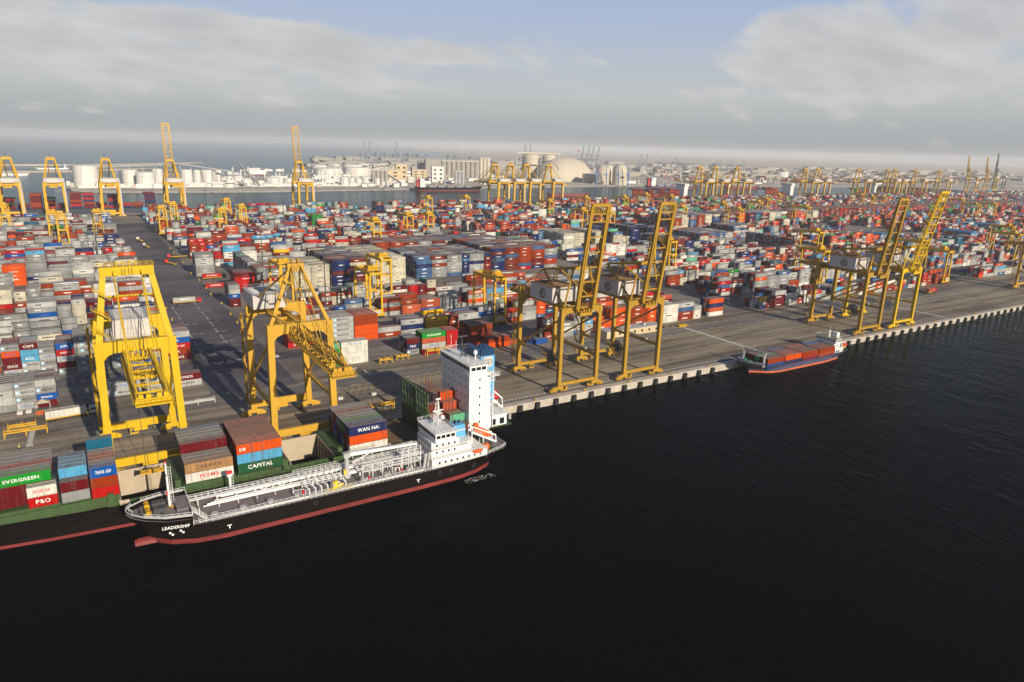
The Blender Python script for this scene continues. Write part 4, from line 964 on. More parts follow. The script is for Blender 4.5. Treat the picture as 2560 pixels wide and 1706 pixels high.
for dx, dy, lab in ((655, 612, 'yard gantry crane behind the lowered lattice boom'), (862, 612, 'nearest of two yard gantry cranes behind the orange stack'), (886, 575, 'yard gantry crane just behind the one near the orange stack'),
    (1150, 632, 'yard gantry crane left of the white logo machinery house'), (1900, 585, 'yard gantry crane left of the dull yellow boom, nearest'), (1888, 540, 'yard gantry crane behind the open paved square'),
    (2185, 590, 'yard gantry crane nearest the two quay cranes at right'), (2130, 548, 'yard gantry crane behind the clear lattice boom'), (1548, 545, 'yard gantry crane just right of the tallest raised boom'),
    (2345, 535, 'yard gantry crane cut by the right edge'), (2330, 522, 'yard gantry crane right of the blue sheds'), (118, 492, 'left pair yard gantry crane, nearer one'), (140, 503, 'left pair yard gantry crane, farther one'),
    (222, 492, 'yard gantry crane left of the yard road end'), (5, 478, 'yard gantry crane at the left picture edge'), (372, 478, 'yard gantry crane right of the yard road end'), (398, 472, 'yard gantry crane under the tall raised crane'),
    (510, 488, 'left crane of three before the basin'), (522, 463, 'farthest crane of three before the basin'), (557, 478, 'right crane of three before the basin'),
    (866, 508, 'small yard gantry above the dark container rows'), (942, 490, 'yard gantry left of the moored beige ship'), (990, 492, 'yard gantry right below the moored beige ship'), (988, 455, 'yard gantry at the basin edge beside the beige ship'),
    (1075, 456, 'yard gantry left of the four back quay cranes'), (1268, 463, 'yard gantry under the four back quay cranes'), (1352, 455, 'yard gantry right of the four back quay cranes'), (1345, 480, 'yard gantry at the top of the first raised boom'),
    (1408, 490, 'yard gantry between the two raised booms, near'), (1440, 455, 'yard gantry between the two raised booms, far'), (1400, 477, 'yard gantry between the raised booms, middle'), (1490, 448, 'yard gantry left of the second raised boom top'), (1548, 453, 'yard gantry right of the second raised boom top'),
    (1575, 475, 'yard gantry below the white ship bridge'), (1668, 470, 'yard gantry under the three back cranes, left'), (1705, 478, 'yard gantry under the three back cranes, right'), (1750, 462, 'yard gantry right of the three back cranes'),
    (1795, 450, 'hazy yard gantry left of the small white bridge'), (1768, 456, 'hazy yard gantry behind the red stacks'), (1860, 477, 'yard gantry above the tall coloured stacks'), (1985, 450, 'hazy yard gantry in the far group, left'), (2010, 453, 'hazy yard gantry in the far group, middle'),
    (2035, 452, 'hazy yard gantry in the far group, right'), (2215, 460, 'hazy yard gantry above the green stacks, left'), (2250, 468, 'hazy yard gantry above the green stacks, middle'), (2290, 466, 'hazy yard gantry above the green stacks, right')):
    rtg(dx, dy, lab, {862: 364.3, 1150: 322.3, 886: 406.3}.get(dx))
occ = []
for X, Y, lab in RTGS:
    X, Y = min(X, 2600), min(Y, 960)
    if RT is None: RT = rtg_proto(lab, (X, Y, 0))
    else: copy_tree(RT, (X, Y, 0), 0, lab)

# ------------------------------------------------------------------ light masts
MAST = None
for i, (px_, py_, Y, w_) in enumerate(((661, 719, 0, 'left of the pale crane apex'), (816, 789, 0, 'beside the orange and grey stacks'), (1232.7, 818, 0, 'left of the raised boom cranes'), (1826, 752, 0, 'beside the blue and white stacks at right'),
    (838, 600, 0, 'in the grey stacks before the basin'), (1283, 660, 0, 'behind the dark blue stacks'), (1882, 625, 0, 'near the long grey stack wall'), (1398, 622, 0, 'beside the cream stack block'), (1560, 690, 0, 'between the two raised booms'),
    (783, 612, 0, 'in the silver stacks'), (713, 598, 0, 'below the lone raised crane'), (2367, 590, 0, 'left of the upper blue shed'), (1720, 600, 0, 'behind the cream deep rows'), (2450, 620, 0, 'beyond the parked gantry at right'),
    (1165, 600, 0, 'in the red stacks at centre'), (1010, 555, 0, 'before the beige ship'), (2010, 570, 0, 'behind the tall coloured stack wall'), (1470, 560, 0, 'far between the raised booms'), (960, 545, 0, 'on the basin edge at centre'), (600, 590, 0, 'above the orange stacks by the road'),
    (268, 660, 0, 'over the left yard, right one'), (247, 655, 0, 'over the left yard, left one'), (2190, 560, 0, 'behind the sheds'), (520, 560, 0, 'right of the yard road end'))):
    X, Y = at(px_, py_)
    if MAST is None:
        MAST = thing('light_mast', 'tall thin light mast '+w_, 'light mast', (X, Y, 0), 0, 'light masts over the yard')
        MB().tube((0, 0, 0), (0, 0, 38), .42, 8, 0, .26).build('pole', DGR, MAST)
        b = MB(); b.lathe([(.3, 37.2), (1.5, 37.4), (1.5, 37.6), (.3, 37.8)], 10)
        for k in range(8):
            a = k*math.pi/4; b.cb(1.6*math.cos(a), 1.6*math.sin(a), 37.2, .55, .55, .4)
        b.build('lamp_ring', DGR, MAST)
    else: copy_tree(MAST, (X, Y, 0), 0, 'tall thin light mast '+w_)

# ------------------------------------------------------------------ ship hulls
def hull(parent, st, yc, mtop, mboot, zboot, name='hull', zb=-6.5, bul=None, flat_deck=None):
    """st: stations (x_deck, x_wl, half_deck, half_wl, z_deck)"""
    b = MB(); n = len(st); lv = 6
    rows = []
    for (xd, xw, hd, hw, zd) in st:
        row = []
        for sgn in (-1, 1):
            for t, zz in ((0, zb), (0, WZ), (0, zboot), (.35, None), (.7, None), (1, zd)):
                if zz is None: zz = zboot+(zd-zboot)*t
                u = max(0, (zz-zboot)/(zd-zboot)); u = u**1.3
                x = xw+(xd-xw)*u; y = hw+(hd-hw)*u
                if zz == zb: y = hw*.9
                row.append((x, yc+sgn*y, zz))
        rows.append(row)
    for r_ in rows: b.v += r_
    for i in range(n-1):
        for k in range(lv-1):
            a = i*12+k; c = (i+1)*12+k
            b.f.append((a, c, c+1, a+1)); b.m.append(1 if k < 2 else 0)
            a += 6; c += 6
            b.f.append((a, a+1, c+1, c)); b.m.append(1 if k < 2 else 0)
    for i in (0, n-1):
        for k in range(lv-1):
            a = i*12+k
            q = (a, a+1, a+7, a+6) if i == 0 else (a, a+6, a+7, a+1)
            b.f.append(q); b.m.append(1 if k < 2 else 0)
    o = b.build(name, [mtop, mboot], parent)
    d = MB(); L_ = [(s[0], yc-s[2]+.12, s[4]-.02) for s in st]; R_ = [(s[0], yc+s[2]-.12, s[4]-.02) for s in st]
    d.v = L_+R_; d.f = [(i, i+1, n+i+1, n+i) for i in range(n-1)]; d.m = [0]*(n-1)
    return o, d
def bulwark(st, yc, h, i0, i1, m, parent, t=.12, name='bulwark'):
    b = MB()
    for sgn in (-1, 1):
        for a, c in zip(st[i0:i1], st[i0+1:i1+1]):
            p = Vector((a[0], yc+sgn*a[2], a[4])); q = Vector((c[0], yc+sgn*c[2], c[4])); o_ = Vector((0, -sgn*t, 0)); u = Vector((0, 0, h))
            b.add([p, q, q+u, p+u, p+o_, q+o_, q+u+o_, p+u+o_], [(0,1,2,3),(7,6,5,4),(3,2,6,7),(0,4,5,1),(0,3,7,4),(1,5,6,2)])
    return b.build(name, m, parent)
# --- product tanker under way
TY = 180.0
tk = thing('tanker', 'black and red tanker with white pipework under way beside the container ship', 'tanker', (0, 0, 0))
st = [(2.4, 7.0, .3, .15, 6.5), (3.6, 7.5, 2.5, .5, 6.3), (6.2, 8.8, 4.8, 1.9, 6.0), (10.6, 11.6, 6.8, 4.3, 5.6), (16.6, 16.9, 7.6, 6.6, 5.2)]
st2 = [(16.65, 16.8, 7.6, 6.6, 2.6), (24, 24, 7.7, 7.6, 2.4), (40, 40, 7.7, 7.7, 2.2), (80, 80, 7.7, 7.7, 2.2), (92, 91, 7.6, 7.3, 2.5), (101, 98, 7.2, 6.0, 2.9), (107, 103.5, 6.2, 3.6, 3.3), (109.4, 105.2, 5.0, 1.6, 3.5)]
o, d = hull(tk, st, TY, BLK, REDB, -1.75, 'bow_hull'); d.v = [(x, y, z-.9) for x, y, z in d.v]; d.build('forecastle_deck', DKGRY, tk)
bulwark([(a, b_, c, d_, e-.02) for a, b_, c, d_, e in st], TY, .45, 0, 4, GRYL, tk)
# raised sides of the forecastle already carry the name
text('LEADERSHIP', T_WHT, tk, 9.6, 172.7, 3.0, .75, 6.2, rot=(rad(74), 0, rad(-12)))
o, d = hull(tk, st2, TY, BLK, REDB, -1.75, 'hull'); d.build('main_deck', DKGRY, tk)
MB().box(16.62, TY-7.4, 2.3, 16.72, TY+7.4, 4.3).build('forecastle_bulkhead', GRYL, tk)
b = MB(); b.box(4.4, TY-.2, -3.2, 7.4, TY+.2, -1.6); b.tube((3.6, TY, -3.0), (9, TY, -3.0), 1.2, 10, 0, 1.6); b.build('bulbous_bow', REDB, tk)
# railings
def edge(s, k0, k1, sg, inset=.15): return [(s[i][0], TY+sg*(s[i][2]-inset), s[i][4]) for i in range(k0, k1)]
MB().rail(edge(st, 2, 5, -1), 1.0, 1.5, .11).rail(edge(st, 2, 5, 1), 1.0, 1.5, .11).rail([(16.7, TY-7.4, 5.6), (16.7, TY+7.4, 5.6)], 1.0, 1.5, .11).build('forecastle_railing', SWHT, tk)
MB().rail([(3.8, TY-2, 6.7), (2.7, TY, 6.9), (3.8, TY+2, 6.7)], .8, 1.0, .11).build('bow_railing', SWHT, tk)
MB().rail(edge(st2, 0, 8, -1), 1.05, 1.5, .12, rows=(1., .55)).build('railing', SWHT, tk)
MB().rail(edge(st2, 0, 8, 1), 1.05, 1.5, .12, rows=(1., .55)).rail([(109.3, TY-4.8, 3.5), (109.3, TY+4.8, 3.5)], 1.0, 1.3, .11).build('railing', SWHT, tk)
# side walkway rail inboard and deck-edge pipe
MB().rail([(18, TY-5.9, 2.4), (40, TY-5.9, 2.25), (80, TY-5.9, 2.25)], 1.0, 1.5, .11).tube((18, TY-6.5, 2.55), (80, TY-6.5, 2.45), .16, 6).build('side_walkway_railing', SWHT, tk)
b = MB(); b.box(18, TY-7.2, 2.42, 80, TY-6.1, 2.47); b.build('side_walkway', GRYL, tk)
# centre catwalk and pipes
b = MB(); b.box(17, TY+1.6, 4.6, 82, TY+3.0, 4.75)
b.rail([(17, TY+1.6, 4.75), (82, TY+1.6, 4.75)], 1.05, 1.6, .11).rail([(17, TY+3.0, 4.75), (82, TY+3.0, 4.75)], 1.05, 1.6, .11); b.build('catwalk', SWHT, tk)
b = MB()
for i in range(14):
    x = 19+i*4.8; b.tube((x, TY+1.4, 2.3), (x, TY+1.6, 5.0), .14, 5); b.tube((x, TY+3.2, 2.3), (x, TY+3.0, 5.0), .14, 5)
    b.tube((x, TY-.6, 2.3), (x, TY-.6, 3.4), .1, 5); b.box(x-.08, TY-.9, 3.0, x+.08, TY+3.4, 3.2)
    if i in (3, 4, 9): b.tube((x, TY+1.3, 2.4), (x+4.6, TY+1.3, 4.9), .12, 5); b.tube((x+4.6, TY+1.3, 2.4), (x, TY+1.3, 4.9), .12, 5)
b.build('pipe_support', SWHT, tk)
for k, (yy, rr, zz) in enumerate(((-.4, .16, 3.4), (.2, .2, 3.5), (.8, .2, 3.5), (1.3, .18, 3.5), (2.3, .22, 4.1), (3.4, .16, 3.2))):
    b = MB(); b.tube((20+k, TY+yy, zz), (82, TY+yy, zz), rr, 7); b.build('pipeline', SWHT if k != 2 else GRYL, tk)
# manifold amidships
b = MB()
for k in range(7):
    x = 46+k*1.7; b.tube((x, TY-6.2, 3.5), (x, TY+6.2, 3.5), .2, 7); b.tube((x, TY-6.2, 2.3), (x, TY-6.2, 4.4), .16, 6); b.cb(x, TY-5.2, 3.9, .5, .5, .9); b.cb(x, TY+4.6, 3.9, .5, .5, .9)
    b.tube((x, TY-2+(k % 3), 3.5), (x, TY-2+(k % 3), 6.3), .1, 5); b.tube((x-.5, TY-1, 4.2), (x+.9, TY-4, 3.0), .12, 5)
b.rail([(44.5, TY-5.0, 4.6), (58, TY-5.0, 4.6)], 1.0, 1.3, .11).rail([(44.5, TY+5.0, 4.6), (58, TY+5.0, 4.6)], 1.0, 1.3, .11)
b.build('cargo_manifold', SWHT, tk)
b = MB(); b.box(46, TY-7.0, 2.3, 57, TY-5.7, 2.75); b.build('drip_tray', GRYL, tk)
b = MB(); b.box(53, TY-6.4, 2.6, 53.8, TY-5.6, 5.0); b.cb(53.4, TY-5.6, 4.4, 1.4, .7, 1.0); b.rail([(50, TY-7.3, 2.6), (58, TY-7.3, 2.6)], 1.0, 1.2, .12); b.tube((52, TY-6.5, 3.2), (55.5, TY-6, 3.8), .3, 7); b.build('yellow_hose_gear', T_YEL, tk)
# dense valves, vents, posts and small masts along the deck
random.seed(11)
b = MB(); r2_ = MB()
for k in range(46):
    x = random.uniform(40, 80); y = TY+random.uniform(-5, 5); h = random.uniform(.8, 2.2)
    b.tube((x, y, 2.25), (x, y, 2.25+h), random.choice((.09, .12, .2)), 5)
    if k % 3 == 0: b.tube((x, y, 2.25+h), (x+random.uniform(-3, 3), y+random.uniform(-.5, .5), 2.25+h), .1, 5)
    if k % 5 == 0: r2_.cb(x+.6, y, 2.9, .5, .5, .9)
b.build('deck_piping', SWHT, tk)['kind'] = 'stuff'; r2_.build('fire_hydrant_box', REDP, tk)
for k, x in enumerate((22, 29, 36, 43, 62, 69, 76)):
    for y in (-4.3,):
        b = MB(); b.lathe([(.7, 2.2), (.7, 2.9), (.85, 2.95), (.85, 3.1), (.1, 3.15)], 12, (x, TY+y, 0)); b.tube((x, TY+y-.7, 2.9), (x+.9, TY+y-.7, 3.4), .08, 4); b.build('tank_hatch', GRYL, tk)
for x in (18.6, 32.5, 44, 60.5, 73):
    MB().box(x, TY-7.5, 2.2, x+.3, TY+7.5, 2.42).build('deck_stiffener', DKGRN if x > 30 else GRYL, tk)
# upper deck structure in front of the house with many rails
b = MB()
for zz in (4.6, 6.4):
    b.box(62, TY-3.8, zz, 81, TY-3.0, zz+.1); b.rail([(62, TY-3.9, zz), (81, TY-3.9, zz)], 1.0, 1.4, .11); b.rail([(62, TY+4.2, zz), (81, TY+4.2, zz)], 1.0, 1.4, .11)
for x in range(62, 82, 3): b.tube((x, TY-3.9, 2.3), (x, TY-3.9, 6.4), .11, 5); b.tube((x, TY+4.2, 2.3), (x, TY+4.2, 6.4), .11, 5); b.tube((x, TY-3.9, 4.6), (x, TY+4.2, 4.6), .1, 5)
b.build('pipe_rack', SWHT, tk)
b = MB()
for x in (74.5, 76.5, 78.5, 80.5):
    for y in (-3.2, .2): b.tube((x, TY+y, 2.3), (x, TY+y, 9.0), .12, 5)
for zz in (4, 5.4, 6.8, 8.2, 9.0): b.rail([(74.5, TY-3.2, zz), (80.5, TY-3.2, zz), (80.5, TY+.2, zz), (74.5, TY+.2, zz), (74.5, TY-3.2, zz)], .0, 99, .14, rows=(0,), posts=False)
b.box(74.5, TY-3.2, 6.8, 80.5, TY+.2, 6.9); b.build('ladder_tower', SWHT, tk)
# hose crane
b = MB(); b.tube((58.6, TY-.3, 2.3), (58.6, TY-.3, 9.2), .75, 12, 0, .6); b.cb(58.6, TY-.3, 9.5, 2.0, 1.6, 1.3); b.build('crane_post', GRYL, tk)
b = MB(); b.beam((58.0, TY-.3, 9.6), (80.5, TY-.6, 8.6), .8, 1.1, 0, .55, .6); b.tube((60.5, TY-.3, 6.6), (66.5, TY-.4, 9.1), .16, 6); b.rail([(59, TY-.7, 10.1), (72, TY-.7, 9.7)], .6, 2, .08); b.build('crane_boom', SWHT, tk)
b = MB(); b.cb(57.6, TY-1.3, 4.6, .7, .7, 1.6); b.build('crane_control_box', T_YEL, tk)
# fore mast and signal mast
b = MB(); b.tube((12.4, TY+.6, 5.2), (12.4, TY+.6, 17.2), .34, 8, 0, .22); ladder(b, 12.9, TY+.6, 5.2, 16.2, .55); b.tube((12.4, TY-1.2, 14.2), (12.4, TY+2.4, 14.2), .1, 5); b.cb(12.4, TY+.6, 17.4, .5, .5, .5, 1); b.cb(12.0, TY+.2, 9, .4, .4, .8, 1); b.build('foremast', [SWHT, REDP], tk)
b = MB(); b.tube((27.8, TY+5.2, 2.3), (27.8, TY+5.2, 8.0), .28, 8); ladder(b, 28.2, TY+5.2, 2.3, 7.8, .5); b.cb(27.8, TY+5.2, 8.2, 1.3, 1.3, .6); b.cb(27.8, TY+5.2, 8.9, 1.5, .6, .7, 1); b.build('signal_mast', [SWHT, REDP], tk)
# bow gear
b = MB(); b.box(8.4, TY-2.6, 4.6, 11.4, TY-.8, 6.5); b.box(8.4, TY+1.0, 4.6, 11.4, TY+2.8, 6.5); b.tube((7.2, TY-3.2, 6.0), (7.2, TY-.6, 6.0), .65, 10, 1); b.tube((7.2, TY+.8, 6.0), (7.2, TY+3.4, 6.0), .65, 10, 1)
b.tube((6.6, TY-2, 5.2), (7.6, TY-1.9, 5.8), .2, 6); b.tube((6.6, TY+2, 5.2), (7.6, TY+1.9, 5.8), .2, 6); b.tube((5.6, TY-1.2, 4.9), (5.6, TY-1.2, 6.2), .28, 8); b.tube((5.6, TY+1.2, 4.9), (5.6, TY+1.2, 6.2), .28, 8)
b.tube((9.5, TY-4.6, 5.2), (9.5, TY-4.6, 6.1), .25, 8); b.tube((10.4, TY-4.6, 5.2), (10.4, TY-4.6, 6.1), .25, 8); b.build('mooring_winch', [DGR, YELD], tk)
for k in range(7):
    rr = MB(); x, y = 6.5+k*1.3, TY+random.uniform(-3, 3); rr.lathe([(.3, 0), (.62, 0), (.65, .22), (.3, .25)], 10, (x, y, 4.75)); rr.build('rope_coil', YELD if k % 2 else BRN, tk)
b = MB(); b.box(13.6, TY-3.4, 4.2, 16.5, TY+4.2, 5.6); b.box(14, TY-6.2, 4.2, 16.2, TY-4.0, 5.4); b.rail([(13.6, TY-3.4, 5.6), (13.6, TY+4.2, 5.6)], .9, 1.5, .1); b.build('store_house', DKGRY, tk)
b = MB(); b.beam((16.8, TY-5.5, 5.6), (20.0, TY-5.5, 2.4), 1.0, .14); b.rail([(16.8, TY-6.0, 5.6), (20.0, TY-6.0, 2.4)], 1.0, 1.2, .11).rail([(16.8, TY-5.0, 5.6), (20.0, TY-5.0, 2.4)], 1.0, 1.2, .11); b.build('stairway', SWHT, tk)
# superstructure
def win(parent, face, a0, a1, n, z0, z1, at_, w=.7, m=GLS):
    """row of windows; face 'y-' (at_ = y), 'x-' or 'x+' (at_ = x)"""
    step = (a1-a0)/n
    for i in range(n):
        c = a0+step*(i+.5); b = MB()
        if face == 'y-': b.box(c-w/2, at_-.05, z0, c+w/2, at_, z1)
        elif face == 'x-': b.box(at_-.05, c-w/2, z0, at_, c+w/2, z1)
        else: b.box(at_, c-w/2, z0, at_+.05, c+w/2, z1)
        link('window', b.mesh('window', m), parent)
b = MB(); b.box(82.5, TY-6.9, 2.3, 101.5, TY+6.9, 5.0); b.rail([(82.5, TY-6.9, 5.0), (101.5, TY-6.9, 5.0)], 1.0, 1.4, .11).rail([(82.5, TY+6.9, 5.0), (101.5, TY+6.9, 5.0)], 1.0, 1.4, .11); h1 = b.build('deck_house', SWHT, tk); win(h1, 'y-', 84, 100, 8, 3.3, 4.1, TY-6.9, .6)
b = MB(); b.box(83.2, TY-5.0, 5.0, 92.6, TY+5.0, 9.8); b.box(92.6, TY-4.2, 5.0, 97.2, TY+4.2, 7.4)
b.rail([(83.2, TY-6.2, 7.6), (96, TY-6.2, 7.6)], 1.0, 1.4, .11); b.box(83, TY-6.3, 7.5, 96, TY-5.6, 7.6); b.rail([(92.6, TY-4.2, 7.4), (97.2, TY-4.2, 7.4)], 1.0, 1.4, .11); h2 = b.build('accommodation', SWHT, tk)
win(h2, 'y-', 84, 92, 4, 5.9, 6.6, TY-5.0, .6); win(h2, 'y-', 84, 92, 4, 8.2, 8.9, TY-5.0, .6); win(h2, 'x-', TY-4.5, TY+4.5, 6, 8.2, 8.9, 83.2, .6); win(h2, 'x-', TY-4.5, TY+4.5, 6, 5.9, 6.6, 83.2, .6)
b = MB(); b.box(84, TY-6.2, 9.8, 90.8, TY+6.2, 12.6); b.box(83.8, TY-6.4, 12.6, 91.2, TY+6.4, 12.8)
b.rail([(83.8, TY-6.4, 12.8), (91.2, TY-6.4, 12.8), (91.2, TY+6.4, 12.8), (83.8, TY+6.4, 12.8), (83.8, TY-6.4, 12.8)], 1.0, 1.5, .11); h3 = b.build('wheelhouse', SWHT, tk)
win(h3, 'y-', 84.2, 90.6, 4, 11.2, 12.2, TY-6.2, 1.25); win(h3, 'x-', TY-6.0, TY+6.0, 9, 11.2, 12.2, 84, 1.05)
b = MB(); b.tube((87.6, TY-.4, 13.2), (87.6, TY-.4, 21.5), .16, 6); b.tube((86.4, TY+.5, 13.2), (87.2, TY+.1, 20.5), .12, 5); b.tube((88.8, TY+.5, 13.2), (88.0, TY+.1, 20.5), .12, 5)
for k in range(5): b.tube((86.5+.15*k, TY+.3, 14+k*1.4), (88.7-.15*k, TY-.3, 14.7+k*1.4), .09, 4); b.tube((88.7-.15*k, TY+.3, 14+k*1.4), (86.5+.15*k, TY-.3, 14.7+k*1.4), .09, 4)
b.box(86.4, TY-1.2, 17.0, 88.8, TY+1.0, 17.15); b.box(86.0, TY-.5, 17.7, 89.3, TY-.2, 18.0); b.lathe([(.7, 0), (.7, .6), (.4, 1.0), (.05, 1.1)], 10, (88.6, TY-1.4, 15.5)); b.cb(87.6, TY-.4, 21.6, 1.6, .5, .4); b.build('radar_mast', SWHT, tk)
b = MB(); b.frontprism([(93.2, 7.4), (97.6, 7.4), (97.3, 11.4), (93.2, 11.4)], TY+.2, TY+3.8); fn = b.build('funnel', LBLU, tk)
MB().frontprism([(93.1, 9.4), (97.52, 9.4), (97.45, 9.9), (93.1, 9.9)], TY+.1, TY+3.9).build('funnel_stripe', WHT, tk)
MB().tube((94.6, TY+2, 11.4), (94.6, TY+2, 12.6), .3, 8).tube((96, TY+2, 11.4), (96, TY+2, 12.4), .25, 8).build('exhaust_pipe', BLK, tk)
for x, yy in ((82.0, TY-4.9), (80.6, TY-5.2)): MB().tube((x, yy, 2.3), (x+.6, yy, 6.3), .45, 10).lathe([(.46, 0), (.6, .2), (.5, .6), (.1, .7)], 10, (x+.6, yy, 6.3)).build('ventilator', GRYL, tk)
# deck behind
MB().box(101.5, TY-5.6, 2.9, 108.8, TY+5.6, 3.2).build('poop_deck', DKGRN, tk)
b = MB()
for y in (-1.0, 1.6): b.beam((99.2, TY+y, 8.6), (108.2, TY+y, 3.6), .35, .6); b.tube((103.4, TY+y, 2.9), (103.4, TY+y, 6.3), .2, 6); b.tube((99.2, TY+y, 5.0), (99.2, TY+y, 8.6), .2, 6); b.beam((99.4, TY+y, 10.4), (107.9, TY+y, 6.0), .26, .4); b.tube((107.9, TY+y, 6.0), (108.2, TY+y, 3.6), .2, 6); b.tube((99.4, TY+y, 10.4), (99.2, TY+y, 8.6), .2, 6)
b.rail([(99.2, TY-1.4, 8.6), (103, TY-1.4, 6.6)], 1.0, 1.2, .1); b.build('lifeboat_davit', SWHT, tk)
b = MB()
def lboat(b, p, q, w=1.15):
    p = Vector(p); q = Vector(q); pts = [0, .08, .25, .5, .75, .92, 1]; ww = [.15, .6, 1, 1.1, 1, .65, .2]
    for k in range(6): b.tube(p.lerp(q, pts[k]), p.lerp(q, pts[k+1]), w*ww[k], 10, 0, w*ww[k+1])
lboat(b, (100.2, TY+.3, 9.4), (106.8, TY+.3, 5.6)); b.cb(101.3, TY+.3, 10.3, 1.4, 1.2, .9); b.build('lifeboat', ORG, tk, smooth=True)
b = MB(); lboat(b, (96.2, TY-7.1, 4.9), (99.8, TY-7.1, 4.9), .6); b.build('rescue_boat', ORG, tk, smooth=True)
b = MB(); b.cb(102.6, TY-3.4, 4.0, 2.6, 1.4, 1.5, 0); b.tube((101.8, TY-4.4, 4), (101.8, TY-2.4, 4), .7, 10, 1); b.tube((105, TY-3.8, 4), (105, TY-2, 4), .7, 10, 1); b.tube((104.6, TY+3, 4), (104.6, TY+4.8, 4), .7, 10, 1); b.build('stern_winch', [ORG, DGR], tk)
for x in (47, 84.5, 88.2, 96):
    t = MB(); v = [(x+math.cos(2*math.pi*i/12)*.55, 171.95, 1.0+math.sin(2*math.pi*i/12)*.55) for i in range(12)]
    for i in range(12): t.tube(v[i], v[(i+1) % 12], .2, 5)
    t.build('tyre_fender', BLKR, tk)
for x in (24.3, 77): MB().box(x, 172.05, .35, x+1.1, 172.2, .55).box(x+.42, 172.05, -.45, x+.68, 172.2, .35).build('draught_mark', T_WHT, tk)
for x in (11.0, 13.4):
    MB().add([(x, 173.35 if x < 10 else 172.85, 1.5), (x+.5, 173.2 if x < 10 else 172.75, 1.5), (x+.5, 173.2 if x < 10 else 172.75, 2.0), (x, 173.35 if x < 10 else 172.85, 2.0)], [(0,1,2,3)]).add([(x+.5, 173.15 if x < 10 else 172.7, 1.0), (x+1.0, 173.0 if x < 10 else 172.6, 1.0), (x+1.0, 173.0 if x < 10 else 172.6, 1.5), (x+.5, 173.15 if x < 10 else 172.7, 1.5)], [(0,1,2,3)]).build('thruster_mark', T_WHT, tk)
# wash at the cooling outlets
for x in (94, 98.5):
    b = MB(); random.seed(int(x*10))
    for k in range(40): 
        q = random.random()**1.5; xx, yy = x+random.uniform(-2, 3.5), 171.4-random.random()*2.6; b.add([(xx, yy, -2.97), (xx+.4, yy+.03, -2.97), (xx+.35, yy+.12, -2.93)], [(0, 1, 2)])
    stuff(tag(b.build('foam', T_WHT), 'white splash of discharge water at the tanker side, x%d' % 1 if False else ('white splash at the tanker waterline, nearer the stern' if x > 96 else 'white splash at the tanker waterline, further forward'), 'splash'))

# --- container ship at the berth
GY = 200.5; GH = 10.6
gs = thing('container_ship', 'long green decked container ship with black hull being loaded at the quay', 'container ship', (0, 0, 0))
st = [(-66, -58, .4, .2, 7.5), (-58, -52, 5.5, 1.6, 7), (-46, -42, 8.8, 4.2, 6.2), (-30, -28, 10.0, 6.9, 5.2), (-14, -13, 10.4, 8.9, 4.3), (4, 4, 10.5, 10.3, 3.4), (20, 20, GH-.05, GH-.1, 2.9), (80, 80, GH-.05, GH-.1, 2.6), (104, 104, GH-.05, GH-.2, 2.6), (116, 113, 9.9, 7.8, 2.9), (123.5, 118, 8.6, 4.0, 3.2)]
hull(gs, st, GY, BLK, REDB, -2.15, 'hull')
# decks around the open holds (X 2-14 and 46-59)
def pieces(z, segs, y0, y1, name, m, h=.3):
    for a, c in segs: MB().box(a, y0, z-h, c, y1, z).build(name, m, gs)
sd = [(-14, 2), (14, 46), (59, 104)]
pieces(2.7, [(8, 60), (60.1, 108)], 190.0, 191.1, 'side_deck', DKGRN); pieces(2.7, [(8, 60), (60.1, 108)], 210.0, 211.0, 'side_deck', DKGRN)
MB().box(-40, 191, 5.2, -25, 210, 6.6).build('fore_deck', DKGRN, gs)
for (a, c, z) in ((-25.0, -10.9, 6.9), (-10.8, 1.6, 6.2), (17.2, 30.4, 5.3), (30.6, 43.6, 5.0), (62.6, 75.9, 3.9), (76.3, 88.6, 4.0), (92, 104.0, 3.8)):
    b = MB(); b.box(a, 190.6 if a > 0 else 192.0, z-1.4, c, 210.4, z-.15); 
    for k in range(8): b.box(a+.3, 191.2+k*2.4 if a > 0 else 192.2+k*2.25, z-.15, c-.3, 193.3+k*2.4 if a > 0 else 194.2+k*2.25, z)
    b.build('hatch_cover', DKGRN if a != 76.3 else mat('dirty_hatch_green', (.10, .10, .055), .8, .4, .3, rust=.8), gs)
